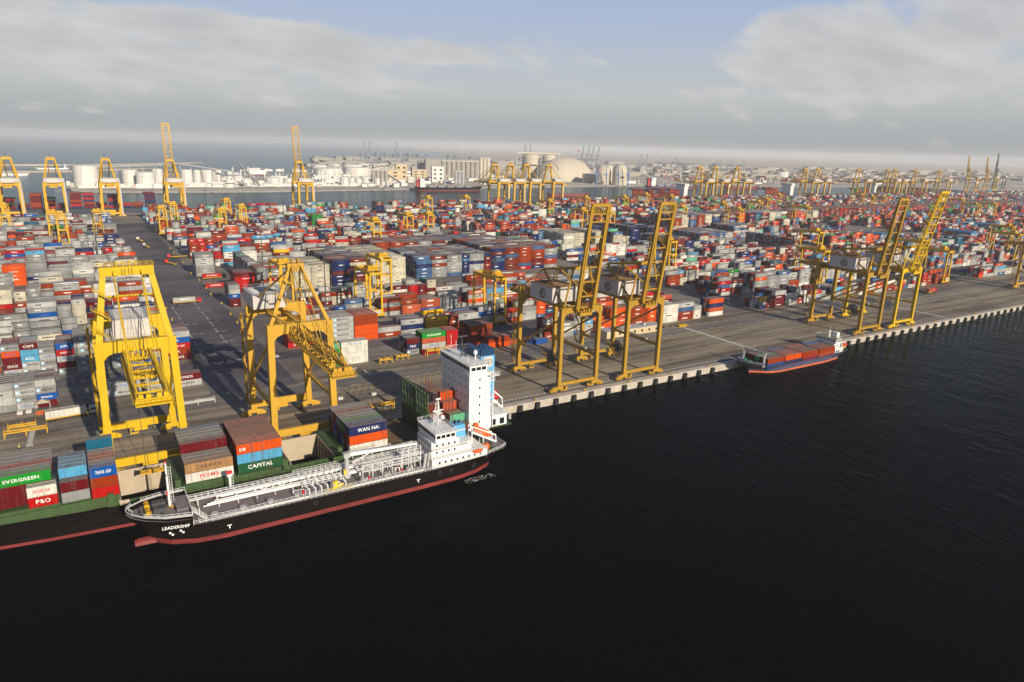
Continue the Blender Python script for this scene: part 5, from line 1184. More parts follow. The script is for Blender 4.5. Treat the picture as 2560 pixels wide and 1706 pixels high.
# coamings with stiffener ribs, bay by bay
b = MB()
for k in range(46):
    x = 5+k*2.4
    if x > 103: break
    b.box(x, 190.35, 2.6, x+.22, 191.0, 4.4); b.box(x, 210.1, 2.6, x+.22, 210.7, 4.4)
b.box(4, 190.9, 2.7, 104, 191.15, 4.45); b.box(4, 209.9, 2.7, 104, 210.1, 4.45); b.box(4, 190.4, 4.3, 104, 191.2, 4.45); b.box(-25, 191.3, 3.4, 1.9, 191.6, 6.2); b.build('hatch_coaming', DKGRN, gs)
b = MB().rail([(4, 190.15, 2.9), (104, 190.15, 2.7)], 1.0, 2.0, .09); b.build('railing', DKGRN, gs)
for (a, c) in ((2.0, 14.0), (46.0, 58.6)):
    b = MB(); zb = -5.5
    b.box(a, 209.4, zb, c, 209.9, 4.6, 0); b.box(a, 191.2, zb, c, 191.6, 4.2, 0); b.box(a-.4, 191.2, zb, a, 209.9, 4.6, 0); b.box(c, 191.2, zb, c+.4, 209.9, 4.6, 0); b.box(a, 191.6, zb-.3, c, 209.4, zb, 0)
    for k in range(9):
        y = 191.9+k*2.4; b.box(c-.25, y, zb, c, y+.18, 4.2, 1); b.box(a, y, zb, a+.25, y+.18, 4.2, 1)
    b.build('open_hold', [HOLD, DGR], gs)
    b = MB()
    for xx in (a-3.2, c+.5):
        b = MB(); b.box(xx, 190.6, 2.7, xx+2.4, 210.4, 4.9); b.rail([(xx, 190.7, 4.9), (xx, 210.2, 4.9)], 1.0, 1.6, .09); b.rail([(xx+2.4, 190.7, 4.9), (xx+2.4, 210.2, 4.9)], 1.0, 1.6, .09); b.box(xx+.4, 190.2, 4.9, xx+1.8, 191.6, 7.2)
        b.build('hatch_end_beam', DKGRN, gs)
b = MB()
for k in range(9): y = 191.9+k*2.35; b.box(75.95, y, -1, 76.2, y+.15, 4)
b.build('cell_guide', DKGRN, gs)
# tall green cell guide rack
for k in range(10):
    y = 190.2+k*2.27; b = MB(); b.box(89.0, y-.15, 2.8, 89.4, y+.15, 19.0); b.box(90.7, y-.15, 2.8, 91.1, y+.15, 10.8); b.box(88.9, y-.25, 18.8, 89.5, y+.25, 19.3); b.beam((89.3, y, 14.5), (90.9, y, 10.6), .22); b.build('guide_post', DKGRN, gs)
b = MB()
for z in (6.5, 9.5, 12.5, 15.5, 18.5): b.box(89.05, 190.2, z-.12, 89.25, 210.6, z+.12)
b.box(89.3, 200.0, 3, 89.9, 201.4, 19.0); b.box(89.35, 190.4, 3, 90.6, 210.4, 10.5); b.build('guide_cross_bar', DKGRN, gs)
for k in range(10):
    y = 190.4+k*2.27; MB().box(97.95, y-.1, 3.8, 98.2, y+.1, 17.5).build('stack_guide_pole', mat('dull_red_brown', (.16, .04, .03), .6), gs)
for (a, z) in ((76, 3.2), (44.2, 4.6)): pass
MB().box(78, 189.92, 3.0, 88, 190.3, 4.2).build('side_plate', DKGRN, gs)
# bridge tower
b = MB(); b.box(104.3, 190.4, 2.6, 112.3, 210.6, 23.6)
for lv in range(6): b.box(104.2, 190.3, 5.3+lv*3.0, 112.4, 210.7, 5.42+lv*3.0)
for q in (106.0, 110.6): b.tube((q, 190.3, 5), (q, 190.3, 23.4), .09, 5)
tw = b.build('bridge_tower', SWHT, gs)
b = MB(); b.box(103.6, 189.2, 23.6, 112.6, 211.6, 23.8); b.box(104.0, 189.6, 23.8, 110.5, 211.2, 26.4); b.box(103.8, 189.4, 26.4, 111.0, 211.4, 26.6)
b.rail([(103.8, 189.4, 26.6), (111, 189.4, 26.6), (111, 211.4, 26.6), (103.8, 211.4, 26.6), (103.8, 189.4, 26.6)], 1.1, 1.6, .11); br = b.build('navigation_bridge', SWHT, gs)
win(br, 'y-', 104.4, 110.2, 3, 24.9, 26.0, 189.6, 1.6); win(br, 'x-', 190.2, 210.6, 10, 24.9, 26.0, 104.0, 1.7)
for lv in range(6):
    z = 5.6+lv*3.0; win(tw, 'y-', 105.5, 111, 1, z+.3, z+1.1, 190.4, .5)
    if lv > 1: win(tw, 'x-', 191.5, 209.8, 6 if lv % 2 else 5, z+.4, z+1.1, 104.3, .5)
for zz in (8.2, 14.2, 20.2): MB().box(112.3, 190.4, zz, 114.2, 210.6, zz+.15).rail([(112.3, 190.4, zz+.15), (114.2, 190.4, zz+.15), (114.2, 210.6, zz+.15)], 1.0, 1.4, .1).build('balcony', SWHT, gs)
b = MB(); b.tube((113.6, 190.8, 3), (113.6, 190.8, 24), .18, 6); b.box(111.6, 189.0, 22.2, 115.2, 192, 22.4); b.rail([(111.6, 189.0, 22.4), (115.2, 189, 22.4), (115.2, 192, 22.4)], 1.1, 1.0, .1); b.build('stair_tower', SWHT, gs)
MB().box(104.24, 190.9, 13.5, 104.3, 191.3, 18.5).build('ladder', mat('pale_green_paint', (.05, .4, .15), .5), gs)
b = MB(); b.frontprism([(112.6, 10), (118.2, 10), (118.0, 26.6), (112.6, 26.6)], 197.6, 203.6); b.build('funnel', LBLU, gs)
b = MB(); b.frontprism([(110.2, 20), (112.5, 20), (112.5, 29.6), (110.2, 29.6)], 198.2, 205.6); b.box(112.6, 197.7, 26.7, 117.9, 203.5, 29.0); b.tube((113.6, 200, 29), (113.6, 200, 30.4), .5, 10); b.tube((115.6, 201.5, 29), (115.6, 201.5, 30.2), .4, 10); b.build('funnel_casing', mat('funnel_navy', (.008, .04, .11), .4), gs)
b = MB(); b.box(113.6, 197.5, 22.6, 117.2, 197.58, 26.3); pn = b.build('funnel_panel', WHT, gs)
b = MB()
for (cx, r_) in ((114.8, .75), (116.0, .75)):
    v = [(cx+math.cos(2*math.pi*i/16)*r_, 197.45, 24.5+math.sin(2*math.pi*i/16)*r_) for i in range(16)]
    for i in range(16): b.tube(v[i], v[(i+1) % 16], .09, 4)
link('emblem', b.mesh('emblem', T_BLK), pn)
b = MB(); b.tube((107, 201, 26.6), (107, 201, 34), .2, 6); b.tube((106, 200, 26.6), (107, 201, 32), .12, 5); b.tube((108, 200, 26.6), (107, 201, 32), .12, 5); b.box(105.2, 200.6, 33.6, 109.0, 200.9, 33.95); b.box(106, 199.6, 31, 108.4, 199.8, 31.3); b.cb(107, 200, 30.2, 1.6, 1.6, .15); b.build('radar_mast', DGR, gs)
b = MB(); b.tube((109.5, 196, 26.6), (109.5, 196, 28.4), .2, 8); b.lathe([(.25, 0), (.6, .3), (.75, .9), (.6, 1.4), (.2, 1.7)], 12, (109.5, 196, 28.2)); b.tube((105, 193, 26.6), (105, 193, 29.4), .08, 5); b.tube((106, 207, 26.6), (106, 207, 33), .08, 5); b.tube((109, 209, 26.6), (109, 209, 30), .08, 5); b.build('satellite_dome', SWHT, gs)
MB().box(112.3, 190.6, 2.9, 121.4, 207, 3.2).build('aft_deck', DKGRN, gs)
b = MB(); b.box(112.3, 191.2, 3.2, 119.6, 209.5, 7.2); b.rail([(112.3, 191.2, 7.2), (119.6, 191.2, 7.2), (119.6, 209.5, 7.2)], 1.0, 1.5, .1); ah = b.build('aft_house', SWHT, gs); win(ah, 'y-', 112.6, 119.4, 2, 3.6, 5.8, 191.2, 1.8)
win(tw, 'y-', 105.2, 108, 1, 3.2, 5.4, 190.4, 1.6)
b = MB()
for y in (200.0, 203.6): b.beam((114.2, y, 14.2), (123.2, y, 5.4), .4, .7); b.beam((114.6, y, 17.0), (123.0, y, 9.0), .3, .45); b.tube((118.4, y, 7.2), (118.4, y, 10), .22, 6); b.tube((123.0, y, 9.0), (123.2, y, 5.4), .22, 6); b.tube((114.6, y, 17.0), (114.2, y, 14.2), .22, 6); b.tube((121.5, y, 3.2), (121.5, y, 7.0), .22, 6)
b.build('lifeboat_davit', SWHT, gs)
b = MB(); lboat(b, (114.8, 201.8, 15.6), (122.4, 201.8, 8.4), 1.75); b.cb(116.2, 201.8, 16.3, 1.8, 1.5, 1.1); b.build('lifeboat', REDP, gs, smooth=True)
b = MB(); b.box(120.2, 196, 3.2, 122.4, 206, 4.4); b.tube((122.6, 194, 3.4), (122.6, 194, 5.4), .5, 10); b.build('stern_gear', GRYL, gs)
b = MB()
for k in range(2): b.rail([(75+k*7, 193+k*2, 4.3), (80+k*7, 193+k*2, 4.3)], .1, 99, .2, rows=(0,), posts=False)
text('ELMANN', T_WHT, gs, -39.5, 190.6, .9, .8, 5.4, rot=(rad(70), 0, rad(-8)))

# --- small blue feeder
FY = 204.2
fs_ = thing('feeder_ship', 'small blue hulled feeder ship loaded with rust brown containers', 'ship', (0, 0, 0))
st = [(253.4, 261, .3, .15, 3.6), (255.2, 262, 3.0, .6, 3.3), (259, 264, 5.3, 2.0, 2.7), (264, 267, 6.5, 4.2, 1.6), (266.5, 269, 6.8, 5.4, .9), (274, 275, 6.9, 6.8, .5), (310, 310, 6.9, 6.9, .4), (322, 321, 6.6, 5.6, .7), (329, 325.5, 5.6, 3.0, 1.0), (331, 327, 4.4, 1.6, 1.1)]
o, d = hull(fs_, st, FY, HBLUE, ORB, -2.15, 'hull'); d.v = [(x, y, z-.9) for x, y, z in d.v]; d.build('deck', DKGRN, fs_)
b = MB()
for k in range(30): x = 268+k*1.75; b.box(x, 197.05, -.5, x+.18, 197.5, 1.5)
b.box(268, 197.4, 1.3, 320, 197.6, 1.5); b.box(268, 210.7, -.5, 320, 210.9, 1.5); b.build('side_bulwark', HBLUE, fs_)
bulwark(st, FY, 1.0, 0, 3, HBLUE, fs_)
b = MB(); 
for y in (198.2, 210.2): b.tube((263.6, y, .6), (263.6, y, 7.2), .28, 6); b.tube((262.8, y, .6), (262.8, y, 7.0), .2, 6)
b.box(263.3, 197.8, 7.0, 263.9, 210.6, 7.5); b.tube((263.6, 205, 7.5), (263.6, 205, 10), .1, 5); b.rail([(263.6, 198, 7.5), (263.6, 210.4, 7.5)], .8, 2, .07); b.build('bow_gantry', GRYL, fs_)
b = MB(); b.cb(259, FY-1.5, 2.9, 1.6, 1.4, 1.2); b.cb(259, FY+1.5, 2.9, 1.6, 1.4, 1.2); b.tube((257, FY-2.5, 2.8), (257, FY-1, 2.8), .4, 8); b.build('mooring_winch', GRNP, fs_)
b = MB(); b.box(317.4, 198.2, .2, 324, 210.2, 2.6); b.box(318, 199.6, 2.6, 323, 209, 5.0); b.rail([(317.4, 198.2, 2.6), (324, 198.2, 2.6), (324, 210.2, 2.6)], .9, 1.2, .08); h = b.build('accommodation', SWHT, fs_); win(h, 'y-', 318.5, 322.6, 3, 3.4, 4.1, 199.6, .6); win(h, 'y-', 318, 323.5, 4, 1.1, 1.8, 198.2, .6); win(h, 'x-', 200.5, 208.4, 4, 3.4, 4.2, 318, .7)
b = MB(); b.box(317.6, 198.6, 5.0, 322, 210, 7.2); b.box(317.4, 198.4, 7.2, 322.2, 210.2, 7.35, 1); b.rail([(317.4, 198.4, 7.35), (322.2, 198.4, 7.35), (322.2, 210.2, 7.35), (317.4, 210.2, 7.35), (317.4, 198.4, 7.35)], .9, 1.2, .08); h = b.build('wheelhouse', [SWHT, mat('olive_roof', (.16, .15, .09), .8)], fs_); win(h, 'y-', 317.8, 321.8, 4, 5.9, 6.8, 198.6, .7); win(h, 'x-', 199, 209.6, 8, 5.9, 6.8, 317.6, .8)
b = MB(); b.tube((319.6, 204, 7.3), (319.6, 204, 10.6), .5, 8, 0, .35); b.box(318.6, 203.9, 10.2, 320.8, 204.1, 10.4); b.tube((319.6, 204, 10.6), (319.6, 204, 13), .08, 5); b.build('mast', SWHT, fs_)
b = MB(); b.frontprism([(322.6, 5.0), (325.4, 5.0), (325.2, 9.4), (323.2, 9.4)], 202, 204.5); b.build('funnel', SWHT, fs_)
b = MB(); lboat(b, (325.2, 199.4, 3.6), (328.6, 199.4, 3.4), .7); b.build('lifeboat', REDP, fs_, smooth=True)
b = MB(); b.tube((327.5, 200, 1), (327.5, 200, 3.4), .15, 5); b.box(325.5, 199.7, 2.2, 329, 200, 2.5); b.rail([(324, 198.6, 1.0), (330, 200.5, 1.1)], 1, 1.2, .09); b.build('stern_frame', T_YEL, fs_)

# ------------------------------------------------------------------ yard things on the ground
def wheels(b, pts, r=.5, w=.35, m=1):
    for x, y in pts: b.tube((x, y-w/2, r), (x, y+w/2, r), r, 10, m)
def truck(label, loc, rz, cab, load=None, word='', size=40, group='terminal trucks'):
    t = thing('terminal_truck', label, 'truck', (loc[0], loc[1], 0.03), rz, group)
    b = MB(); b.box(0, -1.1, 1.0, 12.3, 1.1, 1.4); b.box(0, -.5, .8, 15, .5, 1.1); b.build('trailer_chassis', YELD, t)
    b = MB(); b.frontprism([(13.2, 1.0), (15.6, 1.0), (15.6, 2.1), (15.2, 3.1), (13.2, 3.2)], -1.15, 1.15); b.build('cab', cab, t)
    b = MB(); b.box(15.55, -1.0, 2.1, 15.64, 1.0, 2.9); b.box(13.6, -1.2, 2.1, 15.0, -1.14, 2.9); b.build('windscreen', GLS, t)
    b = MB(); wheels(b, [(x, y) for x in (1.2, 2.5, 12.6, 14.8) for y in (-1.0, 1.0)], m=0); b.build('wheel', BLKR, t)
    return t
def loaded(label, loc, rz, cab, col, word, clabel, size=40):
    truck(label, loc, rz, cab)
    o = container(0, 0, 0, size, col, clabel, word); c, s = math.cos(rz), math.sin(rz)
    o.rotation_euler.z = rz; dx, dy = .05, -CW/2; o.location = (loc[0]+dx*c-dy*s, loc[1]+dx*s+dy*c, 1.44)
    return o
x_, y_ = dsp(402, 700); loaded('terminal truck hauling a grey long container out onto the yard road', (x_-1, y_, 0), 0, REDP, 'silver', 'MAERSK', 'grey container riding a truck onto the yard road')
x_, y_ = dsp(468, 646); loaded('truck beside the red container parked at the beige stack', (x_, y_+5, 0), 0, BLK, 'red', 'HYUNDAI', 'red container on the truck before the beige stack')
x_, y_ = dsp(473, 662); container(x_, y_, 0.02, 40, 'red', 'red container on the ground in front of the loaded truck', 'HYUNDAI')
t = truck('small truck towing a yellow empty chassis down the yard road', (xat(440, 588), 588, 0), rad(112), REDP)
t = truck('truck leaving the blue containers at the right side of the road', (xat(470, 628), 628, 0), rad(180), REDP)
truck('white truck far up the yard road', (xat(355, 735), 735, 0), rad(100), WHT); truck('grey truck on the yard road right behind the white one', (xat(372, 690), 690, 0), rad(100), GRYL)
x_, y_ = at(2322, 735); loaded('truck with one brown and red load on the wide quay lane', (x_-3, y_, 0), rad(8), REDP, 'salmon', '', 'salmon and red container on the quay lane truck', 20)
container(x_+3.4, y_-.4, 1.46, 20, 'red', 'bright red short container at the rear of the quay lane truck', 'HAMBURG SUD').rotation_euler.z = rad(8)
x_, y_ = at(115, 1056); loaded('truck with white box load by the left crane foot', (x_, y_, 0), rad(4), WHT, 'white', '', 'long white container on the truck at the left crane foot')
def car(label, loc, rz, col):
    t = thing('parked_car', label, 'car', (loc[0], loc[1], .03), rz, 'cars and pickups on the quay')
    b = MB(); b.frontprism([(-2.2, .35), (2.2, .35), (2.2, .85), (1.2, 1.0), (.5, 1.45), (-1.5, 1.45), (-2.1, 1.0), (-2.2, .8)], -.85, .85); b.build('body', col, t)
    MB().box(-1.3, -.87, 1.0, .5, -.85, 1.35).box(-1.3, .85, 1.0, .5, .87, 1.35).box(.95, -.7, 1.05, 1.0, .7, 1.3).build('window', GLS, t)
    b = MB(); wheels(b, [(x, y) for x in (-1.4, 1.4) for y in (-.75, .75)], .33, .22, 0); b.build('wheel', BLKR, t); return t
car('white pickup parked at the left edge below the grey stacks', at(54, 1035), rad(80), WHT); car('white van parked beside the white pickup at left', at(76, 1031), rad(80), WHT)
car('small dark car by the foot of the left crane', at(205, 1020), rad(10), BLK)
# low beige block beside the white stacks
x0, y0 = at(1510, 845); x1, y1 = at(1648, 826)
t = thing('flat_building', 'long low beige flat roofed building behind the raised boom cranes', 'building', (x0, 272, 0))
MB().box(0, 0, 0, x1-x0, 7.5, 3.4).build('wall', TAN, t); MB().box(-.2, -.2, 3.4, x1-x0+.2, 7.7, 3.7).build('roof', GRYL, t)
for k in range(9): MB().box(3+k*5.2, -.06, 1.2, 4.4+k*5.2, 0, 2.4).build('window', GLS, t)
for k in range(4): MB().cb(7+k*11, 3.8, 4.2, 1.6, 1.3, 1.0).build('air_conditioner', GRYL, t)
# spreader frames and barriers on the ground
def frame(label, loc, L=6, W=2.4, m=YEL, z=1.6):
    t = thing('lifting_frame', label, 'lifting frame', (loc[0], loc[1], .03), 0, 'yellow lifting frames on the ground')
    b = MB(); b.box(0, 0, z, L, .4, z+.5); b.box(0, W-.4, z, L, W, z+.5); b.box(0, .4, z, .4, W-.4, z+.5); b.box(L-.4, .4, z, L, W-.4, z+.5); b.box(L*.4, .4, z, L*.6, W-.4, z+.9); b.build('beam', m, t)
    b = MB()
    for x in (.2, L-.2, L*.5):
        for y in (.2, W-.2): b.box(x-.15, y-.15, 0, x+.15, y+.15, z); b.tube((x, y, z+.5), (x, y, z+1.3), .1, 5)
    b.build('leg', m, t); return t
frame('small yellow lifting frame on the apron, left one of the pair', at(950, 912), 6.2, 2.2); frame('small yellow lifting frame on the apron, right one of the pair', at(992, 903), 6.2, 2.2)
frame('large yellow lifting frame in front of the stack with green top', at(1068, 893), 12.6, 2.6, z=2.4)
frame('large yellow lifting frame on the quay behind the landing hatch', at(930, 1040), 9, 2.6, z=3.0); frame('yellow frame on the ground at the left edge of the quay', at(10, 1100), 12, 2.6)
frame('yellow frame standing behind the striped barrier at left', at(20, 1085), 8, 2.4)
frame('white and yellow empty trailer frame right of the left crane', at(452, 1020), 12, 2.0, m=GRYL, z=1.0)
t = thing('gangway', 'long white aluminium gangway lying on the dark quay at left', 'gangway', (at(75, 1120)[0], at(75, 1120)[1], .4), rad(88))
MB().box(0, -.9, 0, 19, -.78, .9).box(0, .78, 0, 19, .9, .9).build('side_rail', GRYL, t)
for k in range(26): MB().box(k*.74, -.78, .1, k*.74+.3, .78, .2).build('tread', GRYL, t)
t = thing('barrier', 'orange and black chevron barrier below the grey stacks', 'barrier', (at(92, 1040)[0], at(92, 1040)[1], .03))
MB().box(0, 0, .2, 5.4, .25, 1.5).build('board', ORG, t)
for k in range(6): MB().add([(.2+k*.9, -.03, .3), (.55+k*.9, -.03, .3), (.85+k*.9, -.03, .85), (.55+k*.9, -.03, 1.4), (.2+k*.9, -.03, 1.4), (.5+k*.9, -.03, .85)], [(0,1,2,5),(5,2,3,4)]).build('chevron', T_BLK, t)
t = thing('canopy', 'small cream canopy roof above the chevron barrier', 'canopy', (at(108, 1022)[0], at(108, 1022)[1], .03))
MB().add([(-2.4,-1.5,2.4),(2.4,-1.5,2.4),(2.4,1.5,2.4),(-2.4,1.5,2.4),(0,0,3.6)], [(0,1,4),(1,2,4),(2,3,4),(3,0,4),(3,2,1,0)]).build('roof', HOLD, t)
b = MB()
for sx in (-2.2, 2.2):
    for sy in (-1.3, 1.3): b.tube((sx, sy, 0), (sx, sy, 2.4), .08, 5)
b.build('post', GRYL, t)
# warning barriers: yellow-black block at the head of the berth line
t = thing('barrier', 'yellow striped block at the inland end of the white berth line', 'barrier', (284, 272.6, .03)); MB().box(0, 0, 0, 6, 2.2, 1.2).build('block', YELB, t)
for k in range(6): MB().box(.3+k, -.03, .1, .7+k, 0, 1.1).build('stripe', T_BLK, t)
t = thing('crash_barrier', 'white and black checked low barrier under the lattice boom tip', 'barrier', (at(864, 928)[0], at(864, 928)[1], .03))
for k in range(8): MB().box(k*.7, 0, 0, k*.7+.55, .5, .8).build('block', WHT, t)
t = thing('crash_barrier', 'white and black pile of blocks behind the pale crane leg', 'barrier', (at(684, 895)[0], at(684, 895)[1], .03))
for k in range(9): MB().box((k % 3)*.9, (k//3)*.9, 0, (k % 3)*.9+.6, (k//3)*.9+.6, .6).build('block', WHT, t)
for (px_, py_, lab) in ((930, 990, 'small white box lying on the shaded quay, right one'), (846, 1001, 'small white box lying on the shaded quay, left one')):
    x_, y_ = at(px_, py_); t = thing('crate', lab, 'crate', (x_, y_, .03)); MB().box(0, 0, 0, 1.9, 1.1, .9).build('body', WHT, t); MB().box(-.05, -.05, .9, 1.95, 1.15, 1.0).build('lid', GRYL, t)
# road delineators
dl = MB().box(-.35, -.35, 0, .35, .35, .25).tube((0, 0, .25), (0, 0, .9), .12, 6).build
k = 0
dm = MB().box(-.4, -.4, 0, .4, .4, .3).tube((0, 0, .3), (0, 0, 1.1), .16, 6).box(-.5, -.1, .8, .5, .1, 1.1).mesh('road_post', YELD)
for k in range(14):
    for x in (39.2, 69.2):
        y = 326+k*27+(k % 3)*3
        tag(link('road_post', dm, None, (x+math.sin(k*2.1)*.6, y, .03)), 'small yellow warning post at the edge of the yard road', 'post', 'yellow posts along the yard road', share=True)
# people on the quay
def person(label, loc, rz, vest):
    t = thing('person', label, 'person', (loc[0], loc[1], .03), rz)
    me = bpy.data.meshes.new('body'); V = [(0,0,.92),(0,0,1.2),(0,0,1.42),(0,0,1.52),(0,0,1.68),(-.2,0,1.4),(-.27,.02,1.12),(-.25,-.1,.86),(.2,0,1.4),(.27,.02,1.12),(.25,-.1,.86),(-.1,0,.88),(-.12,-.04,.48),(-.12,.02,.06),(-.12,-.16,.04),(.1,0,.88),(.13,.06,.48),(.14,.1,.06),(.14,-.08,.04)]
    E = [(0,1),(1,2),(2,3),(3,4),(2,5),(5,6),(6,7),(2,8),(8,9),(9,10),(0,11),(11,12),(12,13),(13,14),(0,15),(15,16),(16,17),(17,18)]
    me.from_pydata(V, E, []); o = link('body', me, t); md = o.modifiers.new('s', 'SKIN')
    R_ = [.15,.16,.17,.06,.11,.08,.055,.04,.08,.055,.04,.1,.075,.05,.04,.1,.075,.05,.04]
    for i, q in enumerate(me.skin_vertices[0].data): q.radius = (R_[i], R_[i]*.85)
    me.skin_vertices[0].data[0].use_root = True; o.modifiers.new('u', 'SUBSURF').levels = 1; me.materials.append(NVY)
    MB().lathe([(.2, 1.0), (.23, 1.2), (.22, 1.42), (.12, 1.5)], 10).build('vest', vest, t)
    MB().lathe([(.14, 1.66), (.15, 1.72), (.11, 1.82), (.03, 1.86)], 10).build('helmet', WHT, t)
    MB().lathe([(.04, 1.52), (.09, 1.58), (.1, 1.66)], 8).build('face', SKIN, t)
for (px_, py_, lab, v) in ((43, 1072, 'person in bright vest standing near the gangway head', HIVIS), (76, 1066, 'person in bright vest standing on the gangway end', HIVIS), (49, 1126, 'person in bright vest left of the gangway foot', HIVIS), (388, 1076, 'person in bright vest under the left crane', HIVIS),
                          (571, 993, 'person in bright vest alone on the dark road', HIVIS), (1367, 979, 'person in orange overalls at the crane bogie on the quay edge', ORG), (1378, 975, 'person in white vest beside the quay edge bogie', WHT), (727, 1022, 'person in red vest at the pale crane bogie', REDP)):
    person(lab, at(px_, py_), random.uniform(0, 6), v)

# ------------------------------------------------------------------ blue sheds and workshop yard at right
def shed(label, px0, py0, wx, wy, h, m):
    x, y = at(px0, py0); t = thing('shed', label, 'shed', (x, y, 0), 0, 'blue sheds in the yard')
    MB().box(0, 0, 0, wx, wy, h).build('wall', m, t); b = MB(); b.frontprism([(-.5, h), (wx+.5, h), (wx/2, h+wx*.1)], -.5, wy+.5); b.build('roof', m, t)
    for k in range(3): MB().box(wx*(.1+.3*k), -.08, 0, wx*(.1+.3*k)+wx*.2, 0, h*.75).build('door', BLUP if m is not BLUP else GRYL, t)
shed('lower blue metal shed with open front in the right yard', 2424, 600, 18, 34, 9, BLUP); shed('upper blue metal shed behind the first in the right yard', 2470, 578, 18, 34, 9, BLUP); shed('small dark blue shed left of the lattice boom foot', 2200, 600, 12, 20, 7, BLUP)
random.seed(5)
for k in range(26):
    px_, py_ = random.uniform(2020, 2230), random.uniform(572, 603)
    x_, y_ = at(px_, py_); car('small vehicle in the open yard, %s from left' % ordn(k+1), (x_, y_), random.uniform(0, 6), random.choice((WHT, WHT, GRYL, REDP, BLU, WHT, YELD)))

# ------------------------------------------------------------------ far shore
LZ = -.6
P0 = [(5, 1500), (30, 1452), (120, 1428), (315, 1419), (600, 1450), (834, 1488), (1100, 1515), (1400, 1531), (1650, 1500), (1900, 1455), (2400, 1380), (3400, 1360), (15000, 1400), (15000, 12500), (5200, 13500), (3400, 6200), (1750, 4300), (1150, 3100), (700, 2300), (420, 1960), (180, 1830), (30, 1700), (-6, 1560)]
m_ = MB().prism(P0, -6, LZ); struct(m_.build('far_shore_ground', SAND))
ev = MB()
rk = [(6, 1496), (30, 1450), (120, 1426), (315, 1417), (600, 1448), (834, 1486), (1100, 1513), (1400, 1529), (1650, 1498), (1900, 1453), (2400, 1378)]
random.seed(3)
for (a, c) in zip(rk[:-1], rk[1:]):
    L = math.hypot(c[0]-a[0], c[1]-a[1]); n = int(L/4)
    for i in range(n):
        t_ = i/n; x_, y_ = a[0]+(c[0]-a[0])*t_, a[1]+(c[1]-a[1])*t_; s = random.uniform(1.6, 3.4)
        ev.add([(x_-s, y_-3.4, WZ-.4), (x_+s, y_-3.0, WZ-.4), (x_+s*.8, y_+1, LZ+random.uniform(0, .8)), (x_-s*.9, y_+1, LZ+random.uniform(0, .8)), (x_+random.uniform(-1, 1), y_-2.5, WZ+random.uniform(.6, 1.8))], [(0,1,4),(1,2,4),(2,3,4),(3,0,4),(3,2,1,0)])
struct(ev.build('rock_revetment', SILO))
# the right hand land joins the terminal beyond the basin
struct(MB().prism([(2480, BQ+1), (5600, BQ+1), (6500, 1350), (3300, 1350), (2450, 1372)], -6, LZ+.2).build('port_land', SAND))
struct(MB().prism([(-900, 2600), (-500, 2500), (100, 2700), (460, 3050), (455, 3080), (90, 2735), (-500, 2535), (-900, 2640)], -6, .6).build('breakwater', SAND))
struct(MB().prism([(-700, 2080), (-250, 2120), (20, 2230), (240, 2480), (225, 2500), (0, 2260), (-260, 2150), (-700, 2110)], -6, .4).build('breakwater', SAND))
def far(px0, px1, pyb, h=None, pyt=None):
    """ground placement of something whose foot spans px0..px1 at row pyb"""
    x0, y0 = at(px0, pyb, LZ); x1, _ = at(px1, pyb, LZ)
    d = math.hypot(x0, y0); w_ = (px1-px0)/F_*math.hypot(x0, y0)*1.0
    if pyt is not None: 
        cx, cy = at((px0+px1)/2, pyb, LZ); r = IX*((px0+px1)/2-1280)+IY*(pyt-853)+FW*F_; t = math.hypot(cx, cy)/math.hypot(r.x, r.y); h = H_+r.z*t-LZ
    cx, cy = at((px0+px1)/2, pyb, LZ); dd = math.hypot(cx, cy)
    w_ = (px1-px0)/F_*(Vector((cx, cy, LZ-H_)).dot(FW)); return cx, cy, w_, h
def tank(px0, px1, pyb, pyt, label, m=TANKW, dome=.12, kind='storage_tank', bands=True):
    cx, cy, w_, h = far(px0, px1, pyb, pyt=pyt); R_ = w_/2; uy = cy+R_; ux = cx+R_*cx/cy
    t = thing(kind, label, 'tank', (ux, uy, LZ), 0, 'storage tanks on the far shore')
    hb_ = h/(1+dome*.5) if dome < .5 else h-R_*dome
    b = MB(); b.lathe([(R_, 0), (R_, hb_)], 28); b.build('shell', m, t, smooth=False)
    b = MB(); dz = h-hb_; b.lathe([(R_+.15, 0), (R_*.92, dz*.35), (R_*.7, dz*.7), (R_*.4, dz*.92), (R_*.05, dz)], 28, (0, 0, hb_)); b.build('roof', m, t, smooth=True)
    if bands:
        b = MB()
        for q in range(1, 4): b.lathe([(R_+.12, 0), (R_+.12, .25)], 28, (0, 0, hb_*q/4))
        b.tube((-R_*.6, -R_*.85, 0), (-R_*.3, -R_*1.0, hb_), .4, 5); b.build('ladder_and_ring', GRYL, t)
    return t
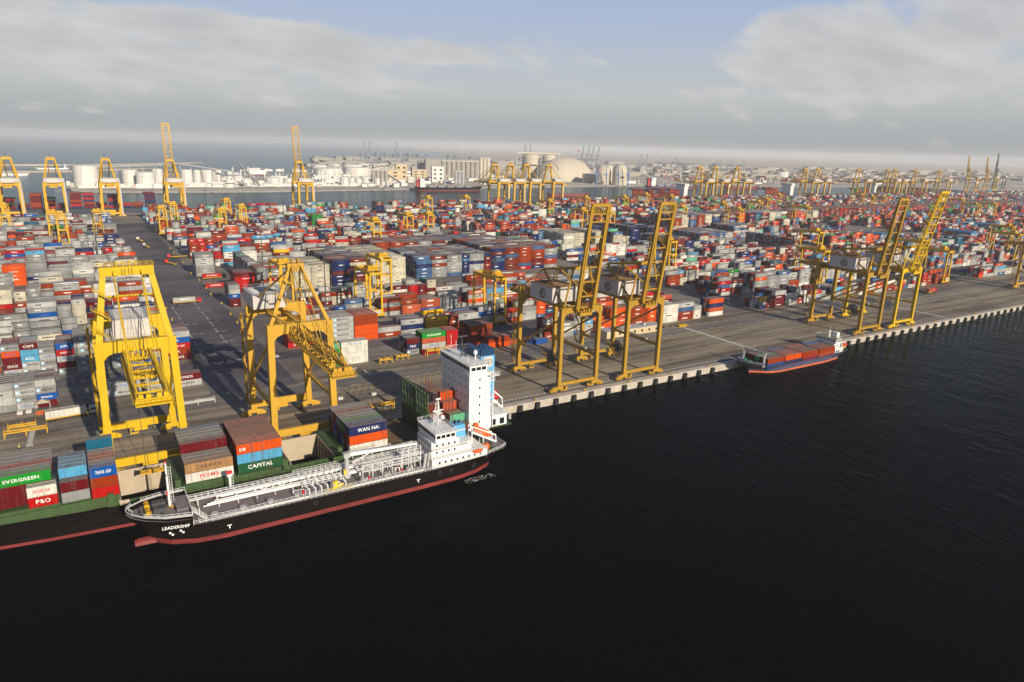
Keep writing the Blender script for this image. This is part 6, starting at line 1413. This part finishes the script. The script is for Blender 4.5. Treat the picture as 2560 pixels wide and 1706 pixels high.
T = [(191, 247, 470, 413, 'big white tank alone at the left end of the far shore'), (310, 346, 468, 424, 'light tank with top house, left of a trio'), (345, 388, 471, 430, 'front tank of the trio with faded lettering'), (383, 408, 455, 422, 'rear tank of the trio'),
     (455, 482, 459, 424, 'grey white tank right of the tall raised crane'), (486, 503, 459, 425, 'narrow tank in the row right of the tall crane'), (504, 540, 459, 424, 'wide tank with blue marking in the white row'), (540, 556, 458, 425, 'tank right of the blue marked tank'),
     (664, 700, 462, 445, 'low white tank behind the conveyor'), (709, 735, 462, 446, 'low white tank left of the lone raised crane'), (779, 818, 426, 413, 'low oil tank at the left of the oil farm'), (786, 856, 442, 421, 'wide oil tank at the front of the oil farm, left'),
     (856, 907, 433, 412, 'wide oil tank in the middle of the oil farm'), (858, 925, 441, 419, 'wide oil tank at the front of the oil farm, right'), (907, 930, 436, 424, 'oil tank by the grey silo row'), (815, 850, 423, 411, 'far oil tank in the back of the farm, left'), (890, 925, 421, 409, 'far oil tank in the back of the farm, middle'), (925, 968, 422, 410, 'far oil tank in the back of the farm, right'),
     (850, 872, 466, 443, 'grey tank before the oil farm, first'), (871, 887, 465, 444, 'white upright tank before the oil farm, second'), (888, 904, 465, 445, 'white upright tank before the oil farm, third'), (906, 922, 465, 445, 'white upright tank before the oil farm, fourth'), (936, 950, 464, 446, 'white upright tank before the tan building'), (952, 963, 464, 455, 'small white tank by the shore wall'),
     (1934, 1969, 447, 430, 'white dome topped tank at right on the hazy shore'), (2108, 2150, 449, 434, 'pale round tank behind the third far crane'), (2160, 2200, 452, 440, 'pale low tank behind the far cranes')]
for a, c, pb, pt, lab in T: tank(a, c, pb, pt, lab)
x_, y_ = at(300, 462); 
# silo rows and buildings
def bld(px0, px1, pyb, pyt, depth, label, m, win_=0, roof=None, cat='building', kind='industrial_building'):
    cx, cy, w_, h = far(px0, px1, pyb, pyt=pyt)
    t = thing(kind, label, cat, (cx, cy, LZ), -math.atan2(cx, cy)*.55, 'industrial buildings on the far shore')
    MB().box(-w_/2, 0, 0, w_/2, depth, h).build('wall', m, t); MB().box(-w_/2-.4, -.4, h, w_/2+.4, depth+.4, h+1.0).build('roof', roof or GRYL, t)
    for k in range(win_):
        for j in range(3): MB().box(-w_/2+w_*(k+.3)/win_, -.15, h*(.2+.27*j), -w_/2+w_*(k+.7)/win_, 0, h*(.3+.27*j)).build('window', GLS, t)
    return t
bld(955, 1000, 457, 425, 20, 'tan angular building behind the grey silos', TAN, 2); bld(990, 1018, 453, 411, 16, 'tall tan tower building', TAN, 2); bld(1031, 1066, 450, 425, 24, 'pair of brownish blocks beside the grain silos', TAN, 2)
bld(1046, 1080, 440, 406, 22, 'grey tall grain elevator block', GREYC); bld(1080, 1110, 456, 417, 18, 'white and brown tower before the grain silos', TANKW, 2); bld(1020, 1036, 456, 443, 14, 'low white office near the moored ship', TANKW, 2)
bld(1064, 1190, 443, 401, 30, 'long roof house on top of the grain silos', SILO)
def silos(px0, px1, n, pyb, pyt, label, m=SILO):
    cx0, cy0, w_, h = far(px0, px1, pyb, pyt=pyt); t = thing('silo_row', label, 'silos', (cx0, cy0, LZ), -math.atan2(cx0, cy0)*.55, 'industrial buildings on the far shore')
    R_ = w_/n/2
    for k in range(n): MB().lathe([(R_, 0), (R_, h)], 16, (-w_/2+R_*(2*k+1), R_, 0)).build('silo', m, t)
    MB().box(-w_/2, -.3, h, w_/2, R_*1.8, h+2.4).build('gallery', GRYL, t)
silos(930, 972, 4, 461, 427, 'short row of grey silos beside the tan building'); silos(1104, 1200, 8, 450, 405, 'long row of tall brown grey grain silos'); silos(1198, 1226, 3, 447, 397, 'cream upright silos next to the four quay cranes', DOME)
silos(1136, 1162, 3, 462, 430, 'small pale silos at the quay edge', GREYC)
# domes
t = thing('storage_dome', 'huge cream storage dome behind the four quay cranes', 'dome', (0, 0, 0)); cx, cy, w_, h = far(1330, 1488, 456, pyt=386); R_ = w_/2*.93; t.location = (cx*1.05, cy*1.05, LZ)
prof = [(R_, 0), (R_*.99, h*.25), (R_*.9, h*.5), (R_*.74, h*.72), (R_*.5, h*.9), (R_*.25, h*.99), (.5, h)]; MB().lathe(prof, 40).build('shell', DOME, t, smooth=True)
t.scale = (1.14, .8, .88)
for a, c, pb, pt, lab, dm_ in ((1304, 1348, 450, 383, 'cream domed silo, left of two with conveyor bridge', .5), (1353, 1388, 452, 385, 'cream domed silo, right of two with conveyor bridge', .5), (1487, 1526, 462, 414, 'cream bullet shaped silo, left of the blue unloaders', .9), (1529, 1566, 464, 411, 'cream bullet shaped silo, between the blue unloaders', .9), (1510, 1530, 455, 413, 'cream silo squeezed between the two bullet silos', .6)):
    tank(a, c, pb, pt, lab, DOME, dm_, 'domed_silo', bands=False)
cx, cy, w_, h = far(1302, 1418, 455, pyt=383); t = thing('conveyor_bridge', 'cream conveyor bridge running over the tops of the domes', 'conveyor', (cx, cy+30, LZ), -.3)
MB().box(-w_/2, 0, h-2.5, w_/2, 3, h+.8).build('gallery', DOME, t)
for k in range(3): MB().box(-w_/2+k*w_*.48, 1, 0, -w_/2+k*w_*.48+1.2, 2.4, h-2.5).build('support', GRYL, t)
cx, cy, w_, h = far(1437, 1441, 448, pyt=375); t = thing('flagpole', 'flagpole with red, green, white and black flag beside the big dome', 'flagpole', (cx, cy, LZ)); MB().tube((0, 0, 0), (0, 0, h), .5, 6).build('pole', GRYL, t)
fl = MB(); z0 = h-6; fl.box(.5, -.1, z0, 3, .1, z0+6, 0); fl.box(3, -.1, z0+4, 11, .1, z0+6, 1); fl.box(3, -.1, z0+2, 11, .1, z0+4, 2); fl.box(3, -.1, z0, 11, .1, z0+2, 3); fl.build('flag', [REDP, GRNP, WHT, BLK], t)
for px_, w_ in ((1488, 'first'), (1513, 'second'), (1543, 'third'), (1567, 'fourth')):
    cx, cy, _, h = far(px_, px_+6, 465, pyt=412); t = thing('ship_unloader', 'blue leaning ship unloader arm, %s from left at the cream silos' % w_, 'unloader', (cx, cy, LZ), 0, 'blue unloader arms')
    MB().beam((0, 0, 0), (-2, 0, h*.55), 2.6, 2.2).build('column', BLUE_CR, t); MB().beam((-2, 0, h*.55), (-5, 0, h), 2.2, 2.0, 0, 1.4, 1.2).build('arm', BLUE_CR, t); MB().box(-8, -2, h*.5, 3, 2, h*.56).build('platform', BLUE_CR, t)
bld(1500, 1560, 428, 420, 60, 'long pale warehouse beyond the bullet silos', TANKW); bld(1228, 1262, 462, 440, 14, 'cream block near the four quay cranes', DOME, 2); bld(1460, 1500, 458, 436, 24, 'cream block right of the big dome', DOME)
# conveyor lines and gantries at left
def conveyor(p0, z0, p1, z1, label, n=4):
    a = at(*p0, LZ); c = at(*p1, LZ); t = thing('conveyor', label, 'conveyor', (a[0], a[1], LZ)); d = (c[0]-a[0], c[1]-a[1])
    MB().beam((0, 0, z0), (d[0], d[1], z1), 3, 2.6).build('gallery', GREYC, t)
    for k in range(n): q = (k+.5)/n; zz = z0+(z1-z0)*q; MB().beam((d[0]*q-3, d[1]*q, 0), (d[0]*q, d[1]*q, zz), 1, 1).beam((d[0]*q+3, d[1]*q, 0), (d[0]*q, d[1]*q, zz), 1, 1).build('trestle', GREYC, t)
conveyor((440, 458), 42, (600, 460), 24, 'sloping grey conveyor over the white tank row', 6); conveyor((600, 462), 46, (650, 468), 4, 'steep grey conveyor arm by the two gantry towers', 3); conveyor((960, 458), 26, (1008, 464), 3, 'steep brown conveyor beside the tan building', 2)
conveyor((240, 455), 30, (410, 455), 36, 'long pale conveyor bridge above the left tanks', 5)
for px_, lab in ((579, 'left grey gantry tower at the shore'), (621, 'right grey gantry tower at the shore')):
    cx, cy, _, h = far(px_-12, px_+12, 470, pyt=425); t = thing('gantry_tower', lab, 'tower', (cx, cy, LZ)); 
    for s in (-8, 8):
        for q in (0, 10): MB().beam((s, q, 0), (s*.6, q, h), 1, 1).build('leg', GREYC, t)
    MB().box(-9, 0, h*.3, 9, 10, h*.42).build('house', TANKW, t); MB().box(-8, 0, h*.7, 8, 10, h*.75).build('platform', GREYC, t)
# clutter of small buildings on the shore: pump houses, pipe racks, sheds
random.seed(21)
clut = [(a, 472-abs(a-300)*.004) for a in range(150, 1020, 21)]
for k, (px_, py_) in enumerate(clut):
    px_ += random.uniform(-6, 6); cx, cy = at(px_, py_-random.uniform(0, 8), LZ); w_, h, dp = random.uniform(6, 22), random.uniform(3, 9), random.uniform(6, 14)
    t = thing('pump_house', 'small pale shore building, %s from the left end of the far shore' % ordn(k+1), 'building', (cx, cy, LZ), random.uniform(-.3, .1), 'small shore buildings')
    MB().box(-w_/2, 0, 0, w_/2, dp, h).build('wall', random.choice((TANKW, TANKW, DOME, GRYL)), t); MB().box(-w_/2-.3, -.3, h, w_/2+.3, dp+.3, h+.5).build('roof', random.choice((GRYL, TANKW, SILO)), t)
pr = MB()
for k in range(9):
    a = at(200+k*2, 472-k*1.2, LZ); c = at(940, 466-k*.8, LZ); pr.beam((a[0], a[1], 1+k*.3), (c[0], c[1], 1+k*.3), 1.0, 1.0)
stuff(tag(pr.build('pipe_rack', TANKW), 'bundle of pale pipelines running along the far shore', 'pipelines'))
# dense plant: thin pipes, vents, masts
pl = MB()
for k in range(420):
    px_ = random.choice((random.uniform(560, 1240), random.uniform(800, 1000), random.uniform(1480, 2500))); py_ = random.uniform(425, 462)
    cx, cy = at(px_, py_, LZ); 
    if cy > 4000: continue
    h = random.uniform(4, 26)*random.random()+3; w_ = random.uniform(.8, 3)
    pl.cb(cx, cy, LZ+h/2, w_, w_, h)
    if k % 3 == 0: pl.cb(cx, cy, LZ+3, random.uniform(10, 45), 12, random.uniform(4, 9))
stuff(tag(pl.build('plant_clutter', TANKW), 'jumble of pale pipes, vents and low sheds of the far industrial plant', 'plant'))
pl = MB()
for k in range(300):
    px_ = random.uniform(760, 2560); py_ = random.uniform(404, 436)+(px_-1280)*.022
    cx, cy = at(px_, py_, LZ)
    if cy < 1650 or cx > 9500 or cy > 9000: continue
    pl.box(cx, cy, LZ, cx+random.uniform(20, 160), cy+random.uniform(20, 60), LZ+random.uniform(5, 16))
stuff(tag(pl.build('far_warehouses', SILO), 'hazy pale warehouses spread over the far plain', 'warehouses'))
# containers of the far terminal
fr = []
for k in range(900):
    px_ = random.uniform(1650, 2500); py_ = random.uniform(428, 452)+(px_-1650)*.012
    cx, cy = at(px_, py_, LZ)
    if cy < 1560 or cx > 6500 and True: continue
    for q in range(random.randint(1, 4)): fr.append(dict(x=cx, y=cy, z=LZ+q*CH, s=40, c=pick('F')))
mass('far_container_stacks', fr, 'faint container stacks of the hazy terminal beyond the basin')
# ships on the far side
def simple_ship(label, px0, px1, pyb, hullm, boot, H1, sup=0, load=None, bulk=False, yaw=None):
    a = at(px0, pyb, WZ); c = at(px1, pyb, WZ); L = (Vector(c)-Vector(a)).length; ang = math.atan2(c[1]-a[1], c[0]-a[0]) if yaw is None else yaw
    t = thing('moored_ship', label, 'ship', (a[0], a[1], 0), ang, 'ships moored in the back basin'); Wd = L*.14
    st_ = [(0, L*.03, Wd*.3, Wd*.15, H1+1), (L*.04, L*.06, Wd*.44, Wd*.36, H1+.4), (L*.12, L*.13, Wd/2, Wd/2, H1), (L*.8, L*.8, Wd/2, Wd/2, H1), (L*.92, L*.9, Wd*.36, Wd*.3, H1+.8), (L, L*.95, Wd*.04, .1, H1+2)]
    if sup > .5: st_ = [(L-s[0], L-s[1], s[2], s[3], s[4]) for s in st_][::-1]
    o, d = hull(t, st_, Wd/2, hullm, boot, -1.0, 'hull'); d.build('deck', DKGRY if not bulk else REDB, t)
    sx = L*(.1 if sup < .5 else .86); w2 = L*.035
    h = MB().box(sx-w2, Wd*.1, H1, sx+w2, Wd*.9, H1+L*.085).box(sx-w2*1.1, -.2, H1+L*.085, sx+w2*.6, Wd+.2, H1+L*.11).build('superstructure', SWHT, t)
    for k in range(3): win(h, 'y-', sx-w2*.9, sx+w2*.9, 3, H1+L*.02*(k+1), H1+L*.02*(k+1)+1, Wd*.1, 1.2)
    MB().box(sx-w2*1.9, Wd*.35, H1, sx-w2*1.1, Wd*.65, H1+L*.1).build('funnel', REDP if bulk else BLU, t)
    MB().tube((sx, Wd/2, H1+L*.11), (sx, Wd/2, H1+L*.15), .5, 6).build('mast', SWHT, t)
    if bulk:
        for k in range(5): MB().box(L*(.2+.13*k) if sup < .5 else L*(.08+.13*k), Wd*.2, H1, L*(.29+.13*k) if sup < .5 else L*(.17+.13*k), Wd*.8, H1+2).build('hatch_cover', GREYC, t)
        for k in range(4): x = L*(.31+.13*k) if sup < .5 else L*(.19+.13*k); MB().tube((x, Wd/2, H1), (x, Wd/2, H1+14), .9, 8).beam((x, Wd/2, H1+12), (x+L*.09, Wd/2, H1+15), .9, .9).build('deck_crane', GRYL, t)
    if load:
        for k, (u, cc, n) in enumerate(load):
            for q in range(n):
                o = link('deck_cargo', cmesh(40, cc), t, (L*u, Wd*.1, H1+q*CH)); 
    return t
simple_ship('dark bulk carrier with white bridge moored by the grain silos', 1040, 1212, 478, BLK, REDB, 5, 0, bulk=True)
simple_ship('blue and red bulk carrier moored right of the cream silos', 1620, 1760, 473, HBLUE, REDB, 5, 0, bulk=True); simple_ship('red bulk carrier behind the three far cranes', 1815, 1905, 473, REDB, REDB, 4, 0, bulk=True)
simple_ship('beige and white workboat with tall bridge crossing the basin', 1096, 1146, 520, HBLUE, BLK, 4, .2)
simple_ship('small colourful ship with yellow deck gear behind the four cranes', 1370, 1478, 492, REDB, REDB, 3, 0)
simple_ship('white patrol ship at anchor far left', -10, 75, 441, SWHT, GRYL, 3, 0); simple_ship('pale boat by the breakwater', 88, 176, 425, SWHT, GRYL, 2, .9)
simple_ship('white gas tanker behind the gantry towers', 620, 668, 438, SWHT, REDB, 10, .9)
def quay_ship(label, px0, px1, cols, bridge, Y0=1019):
    x0 = xat(px0, Y0+10); x1 = xat(px1, Y0+10); L = x1-x0; Wd = 28
    t = thing('container_ship', label, 'container ship', (0, 0, 0), 0, 'container ships at the back quay')
    s = [(x0, x0+3, 9, 6, 7), (x0+8, x0+9, 13.5, 12, 6.5), (x0+20, x0+20, 14, 14, 6), (x1-25, x1-26, 14, 14, 6), (x1-8, x1-11, 8, 5, 7.5), (x1, x1-6, .5, .2, 9)]
    o, d = hull(t, s, Y0+14, HNAVY, REDB, -1.5, 'hull'); d.build('deck', DKGRN, t)
    bx_ = xat(bridge, Y0+14); h = MB().box(bx_, Y0+2, 6, bx_+11, Y0+26, 30).box(bx_-1, Y0-.5, 30, bx_+10, Y0+28.5, 33.5).build('bridge_tower', SWHT, t); win(h, 'y-', bx_, bx_+11, 2, 12, 13.4, Y0+2, 1.4); win(h, 'y-', bx_, bx_+11, 2, 20, 21.4, Y0+2, 1.4); win(h, 'x-', Y0+2, Y0+26, 6, 31, 32.6, bx_-1, 2.4)
    MB().tube((bx_+5, Y0+14, 33.5), (bx_+5, Y0+14, 42), .5, 6).build('mast', SWHT, t)
    x = x0+14; k = 0
    while x < x1-24:
        if not bx_-14 < x < bx_+16:
            n = random.randint(2, 7); cc = random.choice(cols)
            for j in range(9):
                for q in range(max(1, n-(random.random() < .25))):
                    if j == 0 or q == n-1: link('deck_cargo', cmesh(40, random.choice(cols)), t, (x, Y0+2.2+j*2.65, 7+q*CH))
        x += 13.6
random.seed(9)
quay_ship('container ship with red boxes at the back quay, left part of picture', -60, 420, ['maroon', 'maroon', 'red', 'rust', 'navy', 'dgreen'], -58); quay_ship('white bridged container ship at the back quay, right of centre', 1560, 1735, ['maroon', 'brown', 'rust'], 1697)
quay_ship('far white bridged container ship behind the second far crane group', 1895, 2000, ['brown', 'rust', 'maroon'], 1962); quay_ship('hazy white bridged ship beyond the third far crane', 2120, 2330, ['maroon', 'rust', 'green'], 2172)
# far hazy cranes on the horizon
FC = {}
def faint(px_, pyt, py_, label, kind):
    x, y = at(px_, py_, 0)
    d = math.hypot(x, y); lim = 6200
    r = IX*(px_-1280)+IY*(pyt-853)+FW*F_; h = H_+r.z*(d/math.hypot(r.x, r.y))
    if kind not in FC:
        me = {}
        b = MB()
        for sx in (-9, 9):
            for y_ in (0, 30): b.beam((sx, y_, 0), (sx, y_, 40), 2.4, 2.4)
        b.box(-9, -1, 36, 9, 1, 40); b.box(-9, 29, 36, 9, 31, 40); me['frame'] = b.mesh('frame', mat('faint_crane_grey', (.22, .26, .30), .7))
        b = MB()
        if kind == 'up':
            for sx in (-4, 4): b.beam((sx, -2, 38), (sx, -10, 108), 2.0, 2.0)
            for z in (50, 62, 74, 86, 98, 107): b.box(-4, -3-(z-38)/70*8-1, z, 4, -3-(z-38)/70*8+1, z+1.6)
        else:
            for sx in (-4, 4): b.beam((sx, 46, 38), (sx, -56, 38), 2.0, 2.4); 
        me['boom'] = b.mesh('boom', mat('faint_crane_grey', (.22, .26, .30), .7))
        b = MB()
        for sx in (-8, 8): b.beam((sx, 0, 40), (sx*.4, 4, 66), 1.8, 1.8)
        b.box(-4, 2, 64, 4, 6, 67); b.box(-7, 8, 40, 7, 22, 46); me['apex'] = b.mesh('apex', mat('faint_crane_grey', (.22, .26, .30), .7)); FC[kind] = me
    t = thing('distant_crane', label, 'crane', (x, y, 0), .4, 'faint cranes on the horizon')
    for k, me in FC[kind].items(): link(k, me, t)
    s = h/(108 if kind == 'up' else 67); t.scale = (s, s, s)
k = 0
for px_, pyt, kind in ((909, 353, 'up'), (922, 353, 'up'), (947, 372, 'dn'), (970, 373, 'dn'), (990, 355, 'up'), (1003, 372, 'dn'), (1027, 371, 'dn'), (1052, 375, 'dn'), (1127, 378, 'dn'), (1144, 378, 'dn'), (1182, 380, 'dn'), (1308, 361, 'up'), (1321, 361, 'up'), (1452, 363, 'up'), (1466, 363, 'up'), (1477, 365, 'up'), (1491, 367, 'up'),
                       (1598, 384, 'up'), (1613, 384, 'up'), (1658, 394, 'dn'), (1690, 394, 'dn'), (1705, 394, 'dn'), (1730, 398, 'dn'), (1792, 398, 'dn'), (1800, 399, 'dn'), (1830, 402, 'dn'), (1858, 402, 'dn'), (2108, 428, 'up'), (2264, 432, 'up')):
    k += 1; faint(px_, pyt, 409+(px_-1000)*.0285+ (6 if px_ > 2000 else 0), 'faint grey crane on the hazy skyline, %s from left' % ordn(k), kind)
for px_, pyt, lab in ((2073, 418, 'thin pale mast on the hazy shore, left one'), (2206, 420, 'thick pale mast on the hazy shore, middle'), (1700, 420, 'thin mast behind the first far crane group')):
    x, y = at(px_, 452, 0); d = math.hypot(x, y); r = IX*(px_-1280)+IY*(pyt-853)+FW*F_; h = H_+r.z*(d/math.hypot(r.x, r.y)); t = thing('radio_mast', lab, 'mast', (x, y, 0)); MB().tube((0, 0, 0), (0, 0, h), 2.2, 6, 0, .6).build('pole', TANKW, t); MB().cb(0, 0, h*.6, 6, 6, 2).build('platform', TANKW, t)

# ------------------------------------------------------------------ haze
hz = MB().box(-17000, -7000, -8, 17000, 21000, 150).build('haze', mat('tmp_haze', (1, 1, 1)))
m = bpy.data.materials.new('haze_air'); m.use_nodes = True; t = m.node_tree; t.nodes.clear(); mo = t.nodes.new('ShaderNodeOutputMaterial'); pv = t.nodes.new('ShaderNodeVolumePrincipled')
pv.inputs['Color'].default_value = (.95, .965, .985, 1); pv.inputs['Density'].default_value = .8e-4; pv.inputs['Anisotropy'].default_value = 0.0; t.links.new(pv.outputs[0], mo.inputs['Volume'])
hz.data.materials.clear(); hz.data.materials.append(m); stuff(hz)
print('objects', len(bpy.data.objects))
